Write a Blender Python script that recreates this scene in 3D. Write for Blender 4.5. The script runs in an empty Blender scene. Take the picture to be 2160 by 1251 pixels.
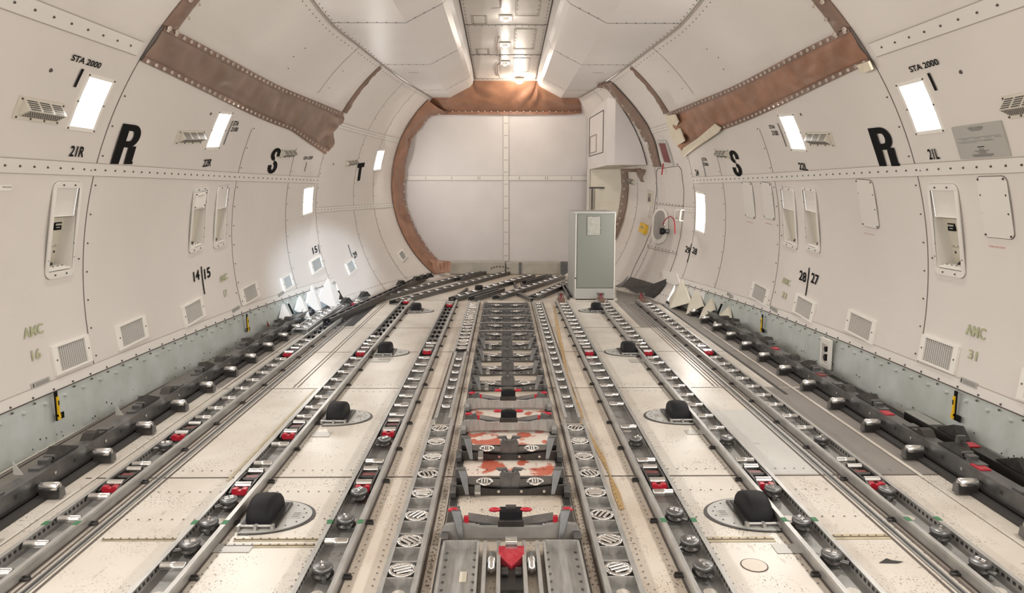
import bpy, bmesh, math, random
from math import *
from mathutils import Vector, Matrix, noise
random.seed(7)
S = bpy.context.scene
C = S.collection
# ------------------------------------------------------------------ camera
F, H, CX, CY = 1540.0, 1.6, 1080.0, 607.5
PITCH = atan((607.5 - 403) / F); YAW = atan((CX - 1063) / F)
cam_d = bpy.data.cameras.new('camera'); cam = bpy.data.objects.new('camera', cam_d); C.objects.link(cam)
cam_d.sensor_fit = 'HORIZONTAL'; cam_d.sensor_width = 36; cam_d.lens = 36 * F / 2160
cam_d.shift_y = -18 / 2160; cam_d.clip_start = .05
cam.location = (0, 0, H); cam.rotation_euler = (pi / 2 - PITCH, 0, -YAW)
S.camera = cam
# ------------------------------------------------------------------ world, exposure
w = bpy.data.worlds.new('world'); S.world = w; w.use_nodes = True
w.node_tree.nodes['Background'].inputs[0].default_value = (1, .985, .97, 1)
w.node_tree.nodes['Background'].inputs[1].default_value = 2.0
S.view_settings.view_transform = 'Standard'; S.view_settings.look = 'None'
S.view_settings.gamma = 1; S.view_settings.use_curve_mapping = False
S.view_settings.exposure = 0.12
WALL_W = 25.0        # watts of one wall light
LAMP_WARM = (1, .955, .90)

# ------------------------------------------------------------------ survey helpers (a sight line of the photo -> a point of the place)
def ray(x, y):
    d = [(x - CX) / F, 1., -(y - CY) / F]
    c, s = cos(PITCH), sin(PITCH); d = [d[0], c * d[1] + s * d[2], -s * d[1] + c * d[2]]
    c, s = cos(YAW), sin(YAW)
    return Vector((c * d[0] + s * d[1], -s * d[0] + c * d[1], d[2]))
def fl(x, y, z=0):
    r = ray(x, y); return r * ((z - H) / r.z) + Vector((0, 0, H))
def atY(x, y, D):
    r = ray(x, y); return r * (D / r.y) + Vector((0, 0, H))
KN = [(-9, .82, 3.0), (3, .82, 3.0), (5.1, .835, 2.96), (7.7, 1.03, 2.87), (8.9, 1.14, 2.75), (10.2, 1.28, 2.60), (11.5, 1.43, 2.43), (13.6, 1.69, 2.08), (14.4, 1.77, 1.96)]
CXW = .03
def prof(D):
    n = len(KN); D = min(max(D, KN[0][0]), KN[-1][0])
    for i in range(n - 1):
        if D <= KN[i + 1][0]: break
    out = []
    for c in (1, 2):
        x0, x1, y0, y1 = KN[i][0], KN[i + 1][0], KN[i][c], KN[i + 1][c]
        def sl(j):
            if j == 0: return 0
            a = (KN[j][c] - KN[j - 1][c]) / (KN[j][0] - KN[j - 1][0])
            if j == n - 1: return a
            b = (KN[j + 1][c] - KN[j][c]) / (KN[j + 1][0] - KN[j][0])
            return 0 if a * b <= 0 else 2 * a * b / (a + b)
        h = x1 - x0; t = (D - x0) / h; m0 = sl(i) * h; m1 = sl(i + 1) * h
        out.append(y0 * (2 * t**3 - 3 * t * t + 1) + m0 * (t**3 - 2 * t * t + t) + y1 * (-2 * t**3 + 3 * t * t) + m1 * (t**3 - t * t))
    return out
def W(x, y):
    r = ray(x, y); lo, hi = 1., 30.
    for _ in range(50):
        m = (lo + hi) / 2; p = r * m + Vector((0, 0, H)); zc, R = prof(p.y)
        if hypot(p.x - CXW, p.z - zc) > R: hi = m
        else: lo = m
    return r * lo + Vector((0, 0, H))
def wp(s, D, z, off=0):                                   # wall point of side s at station D and height z, off inwards
    zc, R = prof(D); q = max(-R, min(R, z - zc)); c = sqrt(R * R - q * q)
    return Vector((CXW + s * c * (R - off) / R, D, zc + q * (R - off) / R))
def wmap(s, D0, z0):                                      # local (along, up, in) -> the curved wall
    zc0, R0 = prof(D0); a0 = asin(max(-1, min(1, (z0 - zc0) / R0)))
    def f(p):
        D = D0 - s * p[0]; zc, R = prof(D); a = a0 + p[1] / R0 ; r = R - p[2]
        return Vector((CXW + s * r * cos(a), D, zc + r * sin(a)))
    return f

# ------------------------------------------------------------------ materials
def mat(name, col, rough=.5, metal=0, noise_amt=0, scale=6, col2=None, bump=0, emis=None, alpha=None, trans=0, spec=None, stretch=None):
    m = bpy.data.materials.new(name); m.use_nodes = True; nt = m.node_tree; b = nt.nodes['Principled BSDF']
    b.inputs['Base Color'].default_value = (*col, 1); b.inputs['Roughness'].default_value = rough; b.inputs['Metallic'].default_value = metal
    if spec is not None: b.inputs['Specular IOR Level'].default_value = spec
    if trans: b.inputs['Transmission Weight'].default_value = trans
    if alpha is not None: b.inputs['Alpha'].default_value = alpha
    if emis: b.inputs['Emission Color'].default_value = (*emis[0], 1); b.inputs['Emission Strength'].default_value = emis[1]
    if noise_amt or bump:
        tc = nt.nodes.new('ShaderNodeTexCoord'); n = nt.nodes.new('ShaderNodeTexNoise'); n.inputs['Scale'].default_value = scale; n.inputs['Detail'].default_value = 6
        mp = nt.nodes.new('ShaderNodeMapping'); nt.links.new(tc.outputs['Object'], mp.inputs[0]); nt.links.new(mp.outputs[0], n.inputs[0])
        if stretch: mp.inputs['Scale'].default_value = stretch
        if noise_amt:
            r = nt.nodes.new('ShaderNodeValToRGB'); r.color_ramp.elements[0].position = .35; r.color_ramp.elements[1].position = .68
            c2 = col2 or tuple(c * (1 - noise_amt) for c in col)
            r.color_ramp.elements[0].color = (*c2, 1); r.color_ramp.elements[1].color = (*col, 1)
            nt.links.new(n.outputs[0], r.inputs[0]); nt.links.new(r.outputs[0], b.inputs['Base Color'])
        if bump:
            bp = nt.nodes.new('ShaderNodeBump'); bp.inputs['Strength'].default_value = bump; bp.inputs['Distance'].default_value = .02
            nt.links.new(n.outputs[0], bp.inputs['Height']); nt.links.new(bp.outputs[0], b.inputs['Normal'])
    return m
def speckled(name, base, stain, speck, th=.66, rough=.35, grime=.5, blot=(1.6, 8, .42, .78)):
    m = bpy.data.materials.new(name); m.use_nodes = True; nt = m.node_tree; b = nt.nodes['Principled BSDF']; N = nt.nodes.new; L = nt.links.new
    tc = N('ShaderNodeTexCoord')
    def ns(scale, det, lo, hi, sx=1, sy=1):
        mp = N('ShaderNodeMapping'); mp.inputs['Scale'].default_value = (sx, sy, 1); L(tc.outputs['Object'], mp.inputs[0])
        n = N('ShaderNodeTexNoise'); n.inputs['Scale'].default_value = scale; n.inputs['Detail'].default_value = det; L(mp.outputs[0], n.inputs[0])
        r = N('ShaderNodeMapRange'); r.inputs['From Min'].default_value = lo; r.inputs['From Max'].default_value = hi; L(n.outputs[0], r.inputs[0]); return r.outputs[0]
    a = ns(*blot); c0 = ns(85, 4, th, th + .03, 1.5, .7); cm = ns(4.5, 4, .45, .62); cx_ = N('ShaderNodeMath'); cx_.operation = 'MULTIPLY'; L(c0, cx_.inputs[0]); L(cm, cx_.inputs[1]); c = cx_.outputs[0]; d = ns(14, 8, .62, .7, 2.2, .7)
    m1 = N('ShaderNodeMix'); m1.data_type = 'RGBA'; m1.inputs[6].default_value = (*base, 1); m1.inputs[7].default_value = (*stain, 1)
    mu = N('ShaderNodeMath'); mu.operation = 'MULTIPLY'; mu.inputs[1].default_value = grime; L(a, mu.inputs[0]); L(mu.outputs[0], m1.inputs[0])
    m2 = N('ShaderNodeMix'); m2.data_type = 'RGBA'; m2.inputs[7].default_value = (*speck, 1); L(c, m2.inputs[0]); L(m1.outputs[2], m2.inputs[6])
    m3 = N('ShaderNodeMix'); m3.data_type = 'RGBA'; m3.inputs[7].default_value = (*[x * .8 for x in stain], 1)
    mv = N('ShaderNodeMath'); mv.operation = 'MULTIPLY'; mv.inputs[1].default_value = .5; L(d, mv.inputs[0]); L(mv.outputs[0], m3.inputs[0]); L(m2.outputs[2], m3.inputs[6])
    L(m3.outputs[2], b.inputs['Base Color']); b.inputs['Roughness'].default_value = rough
    return m
M = {}
M['wall'] = mat('lining_white', (.68, .635, .595), .42, noise_amt=.05, scale=1.3)
M['wall2'] = mat('lining_panel_white', (.69, .66, .62), .4)
M['bulk'] = mat('bulkhead_white', (.66, .625, .61), .5, noise_amt=.06, scale=2)
M['ceil'] = mat('ceiling_white', (.65, .615, .585), .36, noise_amt=.04, scale=2)
M['recess'] = mat('ceiling_recess_paint', (.62, .57, .52), .38, noise_amt=.06, scale=5)
M['seam'] = mat('seam_dark', (.09, .07, .06), .7)
M['seam_light'] = mat('seam_tan', (.36, .31, .26), .6)
M['rivet'] = mat('rivet_steel', (.10, .09, .08), .45, .5)
M['kick'] = mat('kick_panel_green_grey', (.52, .56, .545), .45, noise_amt=.18, scale=5, col2=(.43, .46, .43))
M['floor'] = speckled('floor_cream', (.58, .52, .445), (.38, .30, .225), (.10, .07, .055), .595, .38, .8)
M['floor_w'] = speckled('floor_white', (.61, .57, .51), (.41, .35, .28), (.10, .075, .06), .60, .34, .7)
M['floor_g'] = speckled('floor_grey', (.50, .50, .47), (.36, .35, .33), (.12, .11, .10), .69, .33)
M['floor_d'] = speckled('floor_dark', (.22, .20, .18), (.12, .105, .095), (.05, .045, .04), .66, .5)
M['mat'] = mat('black_floor_mat', (.035, .034, .034), .8, noise_amt=.3, scale=30)
M['red_worn'] = speckled('floor_red_worn', (.66, .59, .52), (.47, .115, .07), (.30, .10, .07), .62, .4, 1.0, (7, 5, .51, .56))
M['leather'] = mat('brown_fabric', (.33, .165, .10), .38, noise_amt=.28, scale=5, bump=.25)
M['leather_d'] = mat('brown_fabric_dull', (.25, .165, .125), .42, noise_amt=.25, scale=4, bump=.25)
M['hem'] = mat('brown_fabric_hem', (.22, .135, .10), .5, noise_amt=.2, scale=8)
M['snap'] = mat('snap_button_white', (.50, .43, .37), .45)
M['cream_tape'] = mat('cream_tape', (.68, .61, .48), .6, noise_amt=.1, scale=20)
M['alu'] = mat('aluminium_tray', (.46, .45, .43), .36, .5, noise_amt=.25, scale=9, stretch=(6, 1, 1))
M['alu_d'] = mat('aluminium_dull', (.32, .315, .30), .45, .3, noise_amt=.3, scale=9)
M['steel'] = mat('steel_roller', (.66, .65, .63), .22, .95)
M['chrome'] = mat('chrome_caster', (.85, .84, .82), .13, 1)
M['gun'] = mat('gunmetal', (.075, .07, .067), .36, .6, noise_amt=.35, scale=14)
M['gun_l'] = mat('worn_steel', (.20, .20, .20), .34, .75, noise_amt=.3, scale=14)
M['dark'] = mat('dark_channel', (.045, .042, .04), .5, .3)
M['black'] = mat('black_rubber', (.009, .009, .011), .6, spec=.2)
M['black_p'] = mat('black_paint', (.008, .008, .008), .8, spec=.12)
M['red'] = mat('red_paint', (.42, .012, .028), .3)
M['red_s'] = mat('scuffed_red', (.32, .014, .03), .35, noise_amt=.6, scale=40, col2=(.40, .05, .06))
M['red_d'] = mat('dark_red_paint', (.16, .02, .022), .35)
M['yellow'] = mat('yellow_paint', (.80, .50, .02), .4)
M['green'] = mat('green_tape', (.03, .15, .06), .6)
M['stencil'] = mat('stencil_green', (.40, .41, .25), .6)
M['placard'] = mat('placard_grey', (.40, .39, .36), .35)
M['ink'] = mat('placard_ink', (.20, .19, .18), .6)
M['redink'] = mat('red_ink', (.50, .12, .10), .6)
M['grille'] = mat('grille_dark', (.06, .055, .05), .6)
M['fixture'] = mat('fixture_white', (.78, .75, .70), .35)
M['vent'] = mat('vent_cream', (.60, .56, .48), .42)
M['glow'] = mat('light_diffuser', (.9, .9, .88), .5, emis=((1, .97, .92), 2.6))
M['glow_b'] = mat('lamp_tube', (1, 1, 1), .5, emis=((1, .98, .96), 6))
M['cab'] = mat('cabinet_sage', (.225, .237, .21), .55)
M['cab_w'] = mat('cabinet_edge', (.42, .42, .40), .4, .15)
M['kerb'] = mat('kerb_paint', (.46, .43, .37), .5, noise_amt=.15, scale=6)
M['tarp'] = mat('white_tarp', (.74, .73, .71), .5, bump=.1, scale=6)
M['cream'] = mat('cream_paint', (.62, .58, .48), .45, noise_amt=.06, scale=3)
M['plastic'] = mat('clear_film', (.40, .40, .36), .12, noise_amt=.15, scale=20, bump=.4)
M['ochre'] = mat('ochre_stain', (.52, .34, .14), .35, noise_amt=.25, scale=12)
M['glass'] = mat('window_glass', (.30, .28, .26), .1)
M['tan'] = mat('yellowed_sealant', (.50, .42, .26), .4, noise_amt=.3, scale=14)

# ------------------------------------------------------------------ mesh builder
class MB:
    def __init__(s, f=None): s.v = []; s.fc = []; s.f = f; s.sm = False
    def put(s, pts, faces, m, smooth=False):
        n = len(s.v)
        s.v += [s.f(p) if s.f else Vector(p) for p in pts]
        s.fc += [([n + i for i in fa], m, smooth) for fa in faces]; return s
    def box(s, c, d, m, rz=0, taper=1, rx=0, nx=1, ny=1):
        cx, cy, cz = c; dx, dy, dz = [k / 2 for k in d]
        if nx > 1 or ny > 1:
            for i in range(nx):
                for j in range(ny):
                    s.box((cx - dx + (2 * i + 1) * dx / nx, cy - dy + (2 * j + 1) * dy / ny, cz), (d[0] / nx, d[1] / ny, d[2]), m)
            return s
        pts = []
        for z in (-1, 1):
            t = taper if z > 0 else 1
            for x, y in ((-1, -1), (1, -1), (1, 1), (-1, 1)):
                p = Vector((x * dx * t, y * dy * t, z * dz))
                if rx: p = Matrix.Rotation(rx, 3, 'X') @ p
                if rz: p = Matrix.Rotation(rz, 3, 'Z') @ p
                pts.append(p + Vector(c))
        return s.put(pts, [(3, 2, 1, 0), (4, 5, 6, 7), (0, 1, 5, 4), (1, 2, 6, 5), (2, 3, 7, 6), (3, 0, 4, 7)], m)
    def cyl(s, a, b, r, m, n=12, r2=None, caps=True, sm=True):
        a, b = Vector(a), Vector(b); r2 = r if r2 is None else r2
        d = (b - a).normalized(); u = d.orthogonal().normalized(); v = d.cross(u)
        pts = [a + (u * cos(2 * pi * i / n) + v * sin(2 * pi * i / n)) * r for i in range(n)] + [b + (u * cos(2 * pi * i / n) + v * sin(2 * pi * i / n)) * r2 for i in range(n)]
        s.put(pts, [(i, (i + 1) % n, n + (i + 1) % n, n + i) for i in range(n)], m, sm)
        if caps: s.put(pts, [tuple(range(n))[::-1], tuple(range(n, 2 * n))], m)
        return s
    def lathe(s, o, prof_, m, n=16, ax='z'):                    # prof_: (radius, height)
        o = Vector(o); pts = []
        for r, h in prof_:
            for i in range(n):
                a = 2 * pi * i / n; q = (r * cos(a), r * sin(a), h)
                if ax == 'x': q = (h, r * cos(a), r * sin(a))
                if ax == 'y': q = (r * cos(a), h, r * sin(a))
                pts.append(o + Vector(q))
        k = len(prof_)
        return s.put(pts, [(j * n + i, j * n + (i + 1) % n, (j + 1) * n + (i + 1) % n, (j + 1) * n + i) for j in range(k - 1) for i in range(n)], m, True)
    def prism(s, poly, h0, h1, m, ax='z', t=1):                # polygon extruded along an axis
        def P(a, b, h):
            return {'z': (a, b, h), 'x': (h, a, b), 'y': (a, h, b)}[ax]
        cx = sum(p[0] for p in poly) / len(poly); cy = sum(p[1] for p in poly) / len(poly); n = len(poly)
        pts = [P(a, b, h0) for a, b in poly] + [P(cx + (a - cx) * t, cy + (b - cy) * t, h1) for a, b in poly]
        return s.put(pts, [tuple(range(n))[::-1], tuple(range(n, 2 * n))] + [(i, (i + 1) % n, n + (i + 1) % n, n + i) for i in range(n)], m)
    def tube(s, pts, r, m, n=8):
        for a, b in zip(pts, pts[1:]): s.cyl(a, b, r, m, n)
        return s
    def grid(s, fn, nu, nv, m, smooth=True):
        s.put([fn(i / nu, j / nv) for j in range(nv + 1) for i in range(nu + 1)], [(j * (nu + 1) + i, j * (nu + 1) + i + 1, (j + 1) * (nu + 1) + i + 1, (j + 1) * (nu + 1) + i) for j in range(nv) for i in range(nu)], m, smooth); return s
    def build(s, name, parent=None, origin=None, bevel=0):
        me = bpy.data.meshes.new(name); o = bpy.data.objects.new(name, me); C.objects.link(o)
        ms = []
        off = Vector(origin) if origin is not None else Vector((0, 0, 0))
        me.from_pydata([tuple(p - off) for p in s.v], [], [f[0] for f in s.fc])
        for f in s.fc:
            if f[1] not in ms: ms.append(f[1])
        for k in ms: me.materials.append(M[k])
        for p, f in zip(me.polygons, s.fc): p.material_index = ms.index(f[1]); p.use_smooth = f[2]
        me.update()
        bm = bmesh.new(); bm.from_mesh(me); bmesh.ops.recalc_face_normals(bm, faces=bm.faces) if not s.sm else None; bm.to_mesh(me); bm.free()
        if bevel:
            b = o.modifiers.new('bevel', 'BEVEL'); b.width = bevel; b.segments = 2; b.limit_method = 'ANGLE'
        if parent is not None: o.parent = parent
        elif origin is not None: o.location = off
        return o
def tag(o, label=None, cat=None, group=None, kind=None):
    if label: o['label'] = label
    if cat: o['category'] = cat
    if group: o['group'] = group
    if kind: o['kind'] = kind
    return o
def thing(name, label, cat, loc=(0, 0, 0), group=None, rz=0):
    o = bpy.data.objects.new(name, None); C.objects.link(o); o.location = loc; o.rotation_euler = (0, 0, rz); o.empty_display_size = .1
    return tag(o, label, cat, group)
def dup(o, parent=None):
    c = o.copy(); C.objects.link(c); c.parent = parent
    for ch in list(o.children): dup(ch, c)
    return c

# ------------------------------------------------------------------ the lined tunnel: walls
RING = [-7.64, -5.1, -2.55, 0, 2.53, 5.07, 7.65, 9.08, 10.1, 11.65, 12.55, 13.5]
WB_END = 10.25                                             # where the kick panel stops
def wall_bottom(D): return .32 if D < WB_END else 0.0
ZT = 3.28
open_ = {-1: [], 1: []}                                    # openings (D0, D1, z0, z1)
def quad_info(q):                                          # TL TR BR BL in pixels
    P = [W(*p) for p in q]; s = -1 if P[0].x < 0 else 1
    D0 = (P[0].y + P[3].y) / 2; D1 = (P[1].y + P[2].y) / 2; zt = (P[0].z + P[1].z) / 2; zb = (P[2].z + P[3].z) / 2
    D = (D0 + D1) / 2; zc, R = prof(D)
    def A(z): return asin((z - zc) / R)
    am = (A(zt) + A(zb)) / 2
    return s, D, zc + R * sin(am), abs(D1 - D0), (A(zt) - A(zb)) * R, zb, zt, min(D0, D1), max(D0, D1)
LIGHTS = [
 ([(185,160),(232,174),(196,272),(147,264)], 'glowing recessed wall light right beside the STA 2000 mark on the left wall'),
 ([(462,236),(484,243),(460,312),(435,307)], 'glowing recessed wall light beside the STA 2100 mark on the left wall'),
 ([(640,396),(660,397),(657,450),(639,450)], 'glowing upright wall light below the STA 2200 mark on the left wall'),
 ([(793,317),(808,318),(803,358),(791,357)], 'small far wall light between the black T and the brown arch on the left'),
 ([(1899,181),(1952,170),(1985,270),(1936,278)], 'glowing recessed wall light under the STA 2000 mark on the right wall'),
 ([(1647,247),(1676,241),(1698,312),(1672,316)], 'glowing recessed wall light beside the STA 2100 mark on the right wall'),
 ([(1470,408),(1488,409),(1486,489),(1468,486)], 'glowing upright wall light above the 29 and 28 marks on the right wall')]
NICHES = [   # opening TL TR BR BL, plate TL TR BR BL, divider fraction from top, label
 ([(116,396),(162,396),(151,572),(101,570)], .34, 'large white recessed stowage box in the left wall, nearest the camera'),
 ([(409,402),(435,402),(427,521),(401,523)], .33, 'narrow recessed box with small cover plate, left of the pair on the left wall'),
 ([(460,398),(481,398),(475,513),(452,514)], .36, 'narrow white recessed box, right of the pair on the left wall'),
 ([(1648,400),(1674,402),(1680,516),(1655,514)], .36, 'narrow white recessed box, left of the pair on the right wall'),
 ([(1695,402),(1720,403),(1728,523),(1703,522)], .36, 'narrow white recessed box, right of the pair on the right wall'),
 ([(1966,400),(2018,402),(2029,572),(1978,566)], .34, 'large white recessed stowage box in the right wall, nearest the camera')]
info_l = [quad_info(q) for q, _ in LIGHTS]; info_n = [quad_info(q) for q, _, _ in NICHES]
EXTRA_L = [(s, D, 2.15, .26, .34) for D in (2.2, -.3, -2.85, -5.4) for s in (-1, 1)]
for i in info_l + info_n: open_[i[0]].append((i[7], i[8], i[5], i[6]))
for s, D, z, w_, h_ in EXTRA_L: open_[s].append((D - w_ / 2, D + w_ / 2, z - .16, z + .16))

def wall_mesh(s, mb):
    Ds = sorted(set([-9 + .3 * i for i in range(78)] + RING + [WB_END, 14.3] + [x for o in open_[s] for x in o[:2]]))
    Ds = [d for d in Ds if d <= 14.3]
    zs = sorted(set([.32] + [.32 + (ZT - .32) * i / 40 for i in range(41)] + [x for o in open_[s] for x in o[2:]]))
    for a, b in zip(Ds, Ds[1:]):
        for c, d in zip(zs, zs[1:]):
            m = ((a + b) / 2, (c + d) / 2)
            if any(o[0] < m[0] < o[1] and o[2] < m[1] < o[3] for o in open_[s]): continue
            mb.put([wp(s, a, c), wp(s, b, c), wp(s, b, d), wp(s, a, d)], [(0, 1, 2, 3)], 'wall', True)
        if a >= WB_END - .001:
            for c, d in ((0, .1), (.1, .21), (.21, .32)): mb.put([wp(s, a, c), wp(s, b, c), wp(s, b, d), wp(s, a, d)], [(0, 1, 2, 3)], 'wall', True)
def ribbon_ring(mb, s, D, z0, z1, wd, m, off=.003):
    n = max(2, int(abs(z1 - z0) / .08))
    for i in range(n):
        a = z0 + (z1 - z0) * i / n; b = z0 + (z1 - z0) * (i + 1) / n
        mb.put([wp(s, D - wd / 2, a, off), wp(s, D + wd / 2, a, off), wp(s, D + wd / 2, b, off), wp(s, D - wd / 2, b, off)], [(0, 1, 2, 3)], m, True)
def ribbon_long(mb, s, D0, D1, z, wd, m, off=.003, z2=None):
    n = max(2, int(abs(D1 - D0) / .25)); z2 = z if z2 is None else z2
    for i in range(n):
        a = D0 + (D1 - D0) * i / n; b = D0 + (D1 - D0) * (i + 1) / n; za = z + (z2 - z) * i / n; zb = z + (z2 - z) * (i + 1) / n
        mb.put([wp(s, a, za - wd / 2, off), wp(s, b, zb - wd / 2, off), wp(s, b, zb + wd / 2, off), wp(s, a, za + wd / 2, off)], [(0, 1, 2, 3)], m, True)
def rivet(mb, s, D, z, r=.008, off=.0, m='rivet'):
    f = wmap(s, D, z); g = mb.f; mb.f = f
    mb.cyl((0, 0, off), (0, 0, off + .007), r, m, 8, r2=r * .7); mb.f = g
def make_wall(s):
    mb = MB(); wall_mesh(s, mb)
    # frame seams
    for D in RING:
        if D < 0: continue
        top = ZT
        if D > 13: continue
        ribbon_ring(mb, s, D, wall_bottom(D + .01), top if D not in (7.65, 9.08) else 2.45 - .08 * (D - 5), .007, 'seam')
        zz = wall_bottom(D + .01) + .12
        while zz < top - .1:
            if D > 8 or not (2.3 < zz < 2.75):
                rivet(mb, s, D + .045, zz, .007 if D < 9 else .0055)
                if D > 4 and D < 9 and int(zz * 10) % 3 == 0: rivet(mb, s, D - .05, zz - .1, .007)
            zz += .2
    # belts
    def belt(D0, D1, z, wd, step=.1, r=.008):
        ribbon_long(mb, s, D0, D1, z, wd, 'wall2', .004)
        for q in (-1, 1): ribbon_long(mb, s, D0, D1, z + q * wd / 2, .004, 'seam_light', .005)
        D = D0 + step / 2
        while D < D1: rivet(mb, s, D, z, r, .004); D += step
    belt(0, 10.1, 1.745, .085, .125)
    belt(0, 5.0, 2.53, .085, .155)
    belt(10.1, 13.5, 2.5, .07, .1, .006)
    belt(10.1, 13.5 if s < 0 else 10.6, 1.34, .07, .13, .006)
    # bottom edge of the lining with double studs
    ribbon_long(mb, s, 0, WB_END, .355, .07, 'wall2', .004); ribbon_long(mb, s, 0, WB_END, .32, .008, 'seam', .006); ribbon_long(mb, s, 0, WB_END, .39, .004, 'seam_light', .005)
    D = 3.0
    while D < WB_END:
        rivet(mb, s, D, .335, .008, .004); rivet(mb, s, D, .30, .008, .006); D += .2
    D = WB_END
    while D < 13.5: rivet(mb, s, D, .11, .006, .002); D += .09
    # ceiling-panel seams above the fabric bands
    for D in (8.9,): ribbon_ring(mb, s, D, 2.75, ZT, .007, 'seam')
    for D, z in ((4.3, 2.28), (7.2 - .65, 2.27), (10.6, 1.98), (4.0, 1.3)): rivet(mb, s, D, z, .014)
    # far end wall stiffener seam on the upper dome
    o = mb.build('wall_left' if s < 0 else 'wall_right')
    return tag(o, kind='structure')
WL = make_wall(-1); WR = make_wall(1)
WALL = {-1: WL, 1: WR}
# kick panels
for s in (-1, 1):
    mb = MB(); D = -9
    while D < WB_END - .01:
        E_ = min(D + .3, WB_END)
        m = 'kick' if D < 9.0 else 'tarp'
        for (a, b) in ((0, .1), (.1, .21), (.21, .32)):
            def kp(Dd, z):
                p = wp(s, Dd, .32); q = wp(s, Dd, 0); return Vector((p.x * (z / .32) + (p.x + .35 * (q.x - p.x)) * (1 - z / .32), Dd, z))
            mb.put([kp(D, a), kp(E_, a), kp(E_, b), kp(D, b)], [(0, 1, 2, 3)], m, True)
        D = E_
    # short returns and spacer bumps
    D = 3.1
    while D < 8.9:
        p = wp(s, D, .25); mb.cyl((p.x + .01 * s, D, .27), (p.x - .012 * s, D, .27), .011, 'kick', 8); D += .2
    for k in range(60):
        D = random.uniform(3.2, 8.6); z = random.uniform(.02, .1); p = kp(D, z); mb.cyl((p.x, D, z), (p.x - .003 * s, D, z), random.uniform(.003, .007), 'rivet', 6)
    tag(mb.build('trim_1' if s < 0 else 'trim_2'), kind='structure')

# ------------------------------------------------------------------ ceiling: two dropped duct panels and the raised centre
def zrec(D): return 3.9 if D < 8.7 else 3.9 - (D - 8.7) * .064
def binp(s, D):
    j = wp(s, D, ZT); c = CXW
    zt = zrec(D)
    pts = [j, (c + s * min(1.015, abs(j.x - c) * .75), D, ZT), (c + s * .64, D, 3.47), (c + s * .595, D, 3.52), (c + s * .57, D, 3.60), (c + s * .555, D, zt)]
    return [Vector(p) for p in pts]
DE = 13.6
mb = MB()
for s in (-1, 1):
    st = [-9 + .6 * i for i in range(32)] + [7.65, 10.1, 12.6, DE]; st = sorted(set(d for d in st if d <= DE))
    for a, b in zip(st, st[1:]):
        A, B = binp(s, a), binp(s, b)
        for k in range(5): mb.put([A[k], A[k + 1], B[k + 1], B[k]], [(0, 1, 2, 3)], 'ceil', k in (2, 3))
    mb.put(binp(s, DE), [(0, 1, 2, 3, 4, 5)], 'ceil')
    for D in (5.1, 7.65, 10.1, 12.6):
        A = binp(s, D)
        for p, q in zip(A[:5], A[1:5]):
            n = Vector((0, 0, -.003)); d = Vector((-s * .001, 0, 0)); e = Vector((0, .005, 0))
            mb.put([p - e + n + d, q - e + n + d, q + e + n + d, p + e + n + d], [(0, 1, 2, 3)], 'seam')
            L_ = (q - p).length; k = int(L_ / .09)
            for i in range(1, k):
                r_ = p + (q - p) * i / k + n + Vector((0, -.03, 0)); mb.cyl(r_, r_ + Vector((-.002 * s, 0, -.005)), .006, 'rivet', 6)
    # joint to wall with beading and rivets
    D = 0
    while D < 13.5:
        p, q = wp(s, D, ZT, .004), wp(s, D + .3, ZT, .004)
        mb.cyl(p + Vector((-.01 * s, 0, -.005)), q + Vector((-.01 * s, 0, -.005)), .008, 'seam_light', 6)
        for i in range(2):
            r_ = wp(s, D + .15 * i, ZT) + Vector((-.05 * s, 0, 0)); mb.cyl(r_, r_ + Vector((0, 0, -.006)), .006, 'rivet', 6)
            rivet(mb, s, D + .15 * i + .05, ZT - .04, .006)
        D += .3
    # small stencilled marks on flat duct bottom
    for k in range(7):
        mb.box((CXW + s * (1.25 + .022 * k), 10.75 + .03 * (k % 2), ZT - .002), (.012, .04, .002), 'seam_light')
# recess roof
st = [-9, -4, 0, 4, 7, 8.7, 10, 11.3, 12.5, DE, 14.3]
for a, b in zip(st, st[1:]):
    mb.put([(CXW - .56, a, zrec(a)), (CXW + .56, a, zrec(a)), (CXW + .56, b, zrec(b)), (CXW - .56, b, zrec(b))], [(0, 1, 2, 3)], 'recess')
for D in (8.0, 8.55, 10.15, 11.75, 13.45):
    z = zrec(D) - .003; mb.box((CXW, D, z), (1.1, .012, .004), 'seam')
    for k in range(12): mb.cyl((CXW - .5 + k * .09, D + .05, z), (CXW - .5 + k * .09, D + .05, z - .006), .006, 'rivet', 6)
for sx in (-1, 1):
    D = 7.6
    while D < 13.4:
        mb.cyl((CXW + sx * .52, D, zrec(D)), (CXW + sx * .52, D, zrec(D) - .006), .006, 'rivet', 6); D += .14
    mb.put([(CXW + sx * .553, 7, zrec(7) - .004), (CXW + sx * .535, 7, zrec(7) - .004), (CXW + sx * .535, 13.5, zrec(13.5) - .004), (CXW + sx * .553, 13.5, zrec(13.5) - .004)], [(0, 1, 2, 3)], 'seam')
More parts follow.
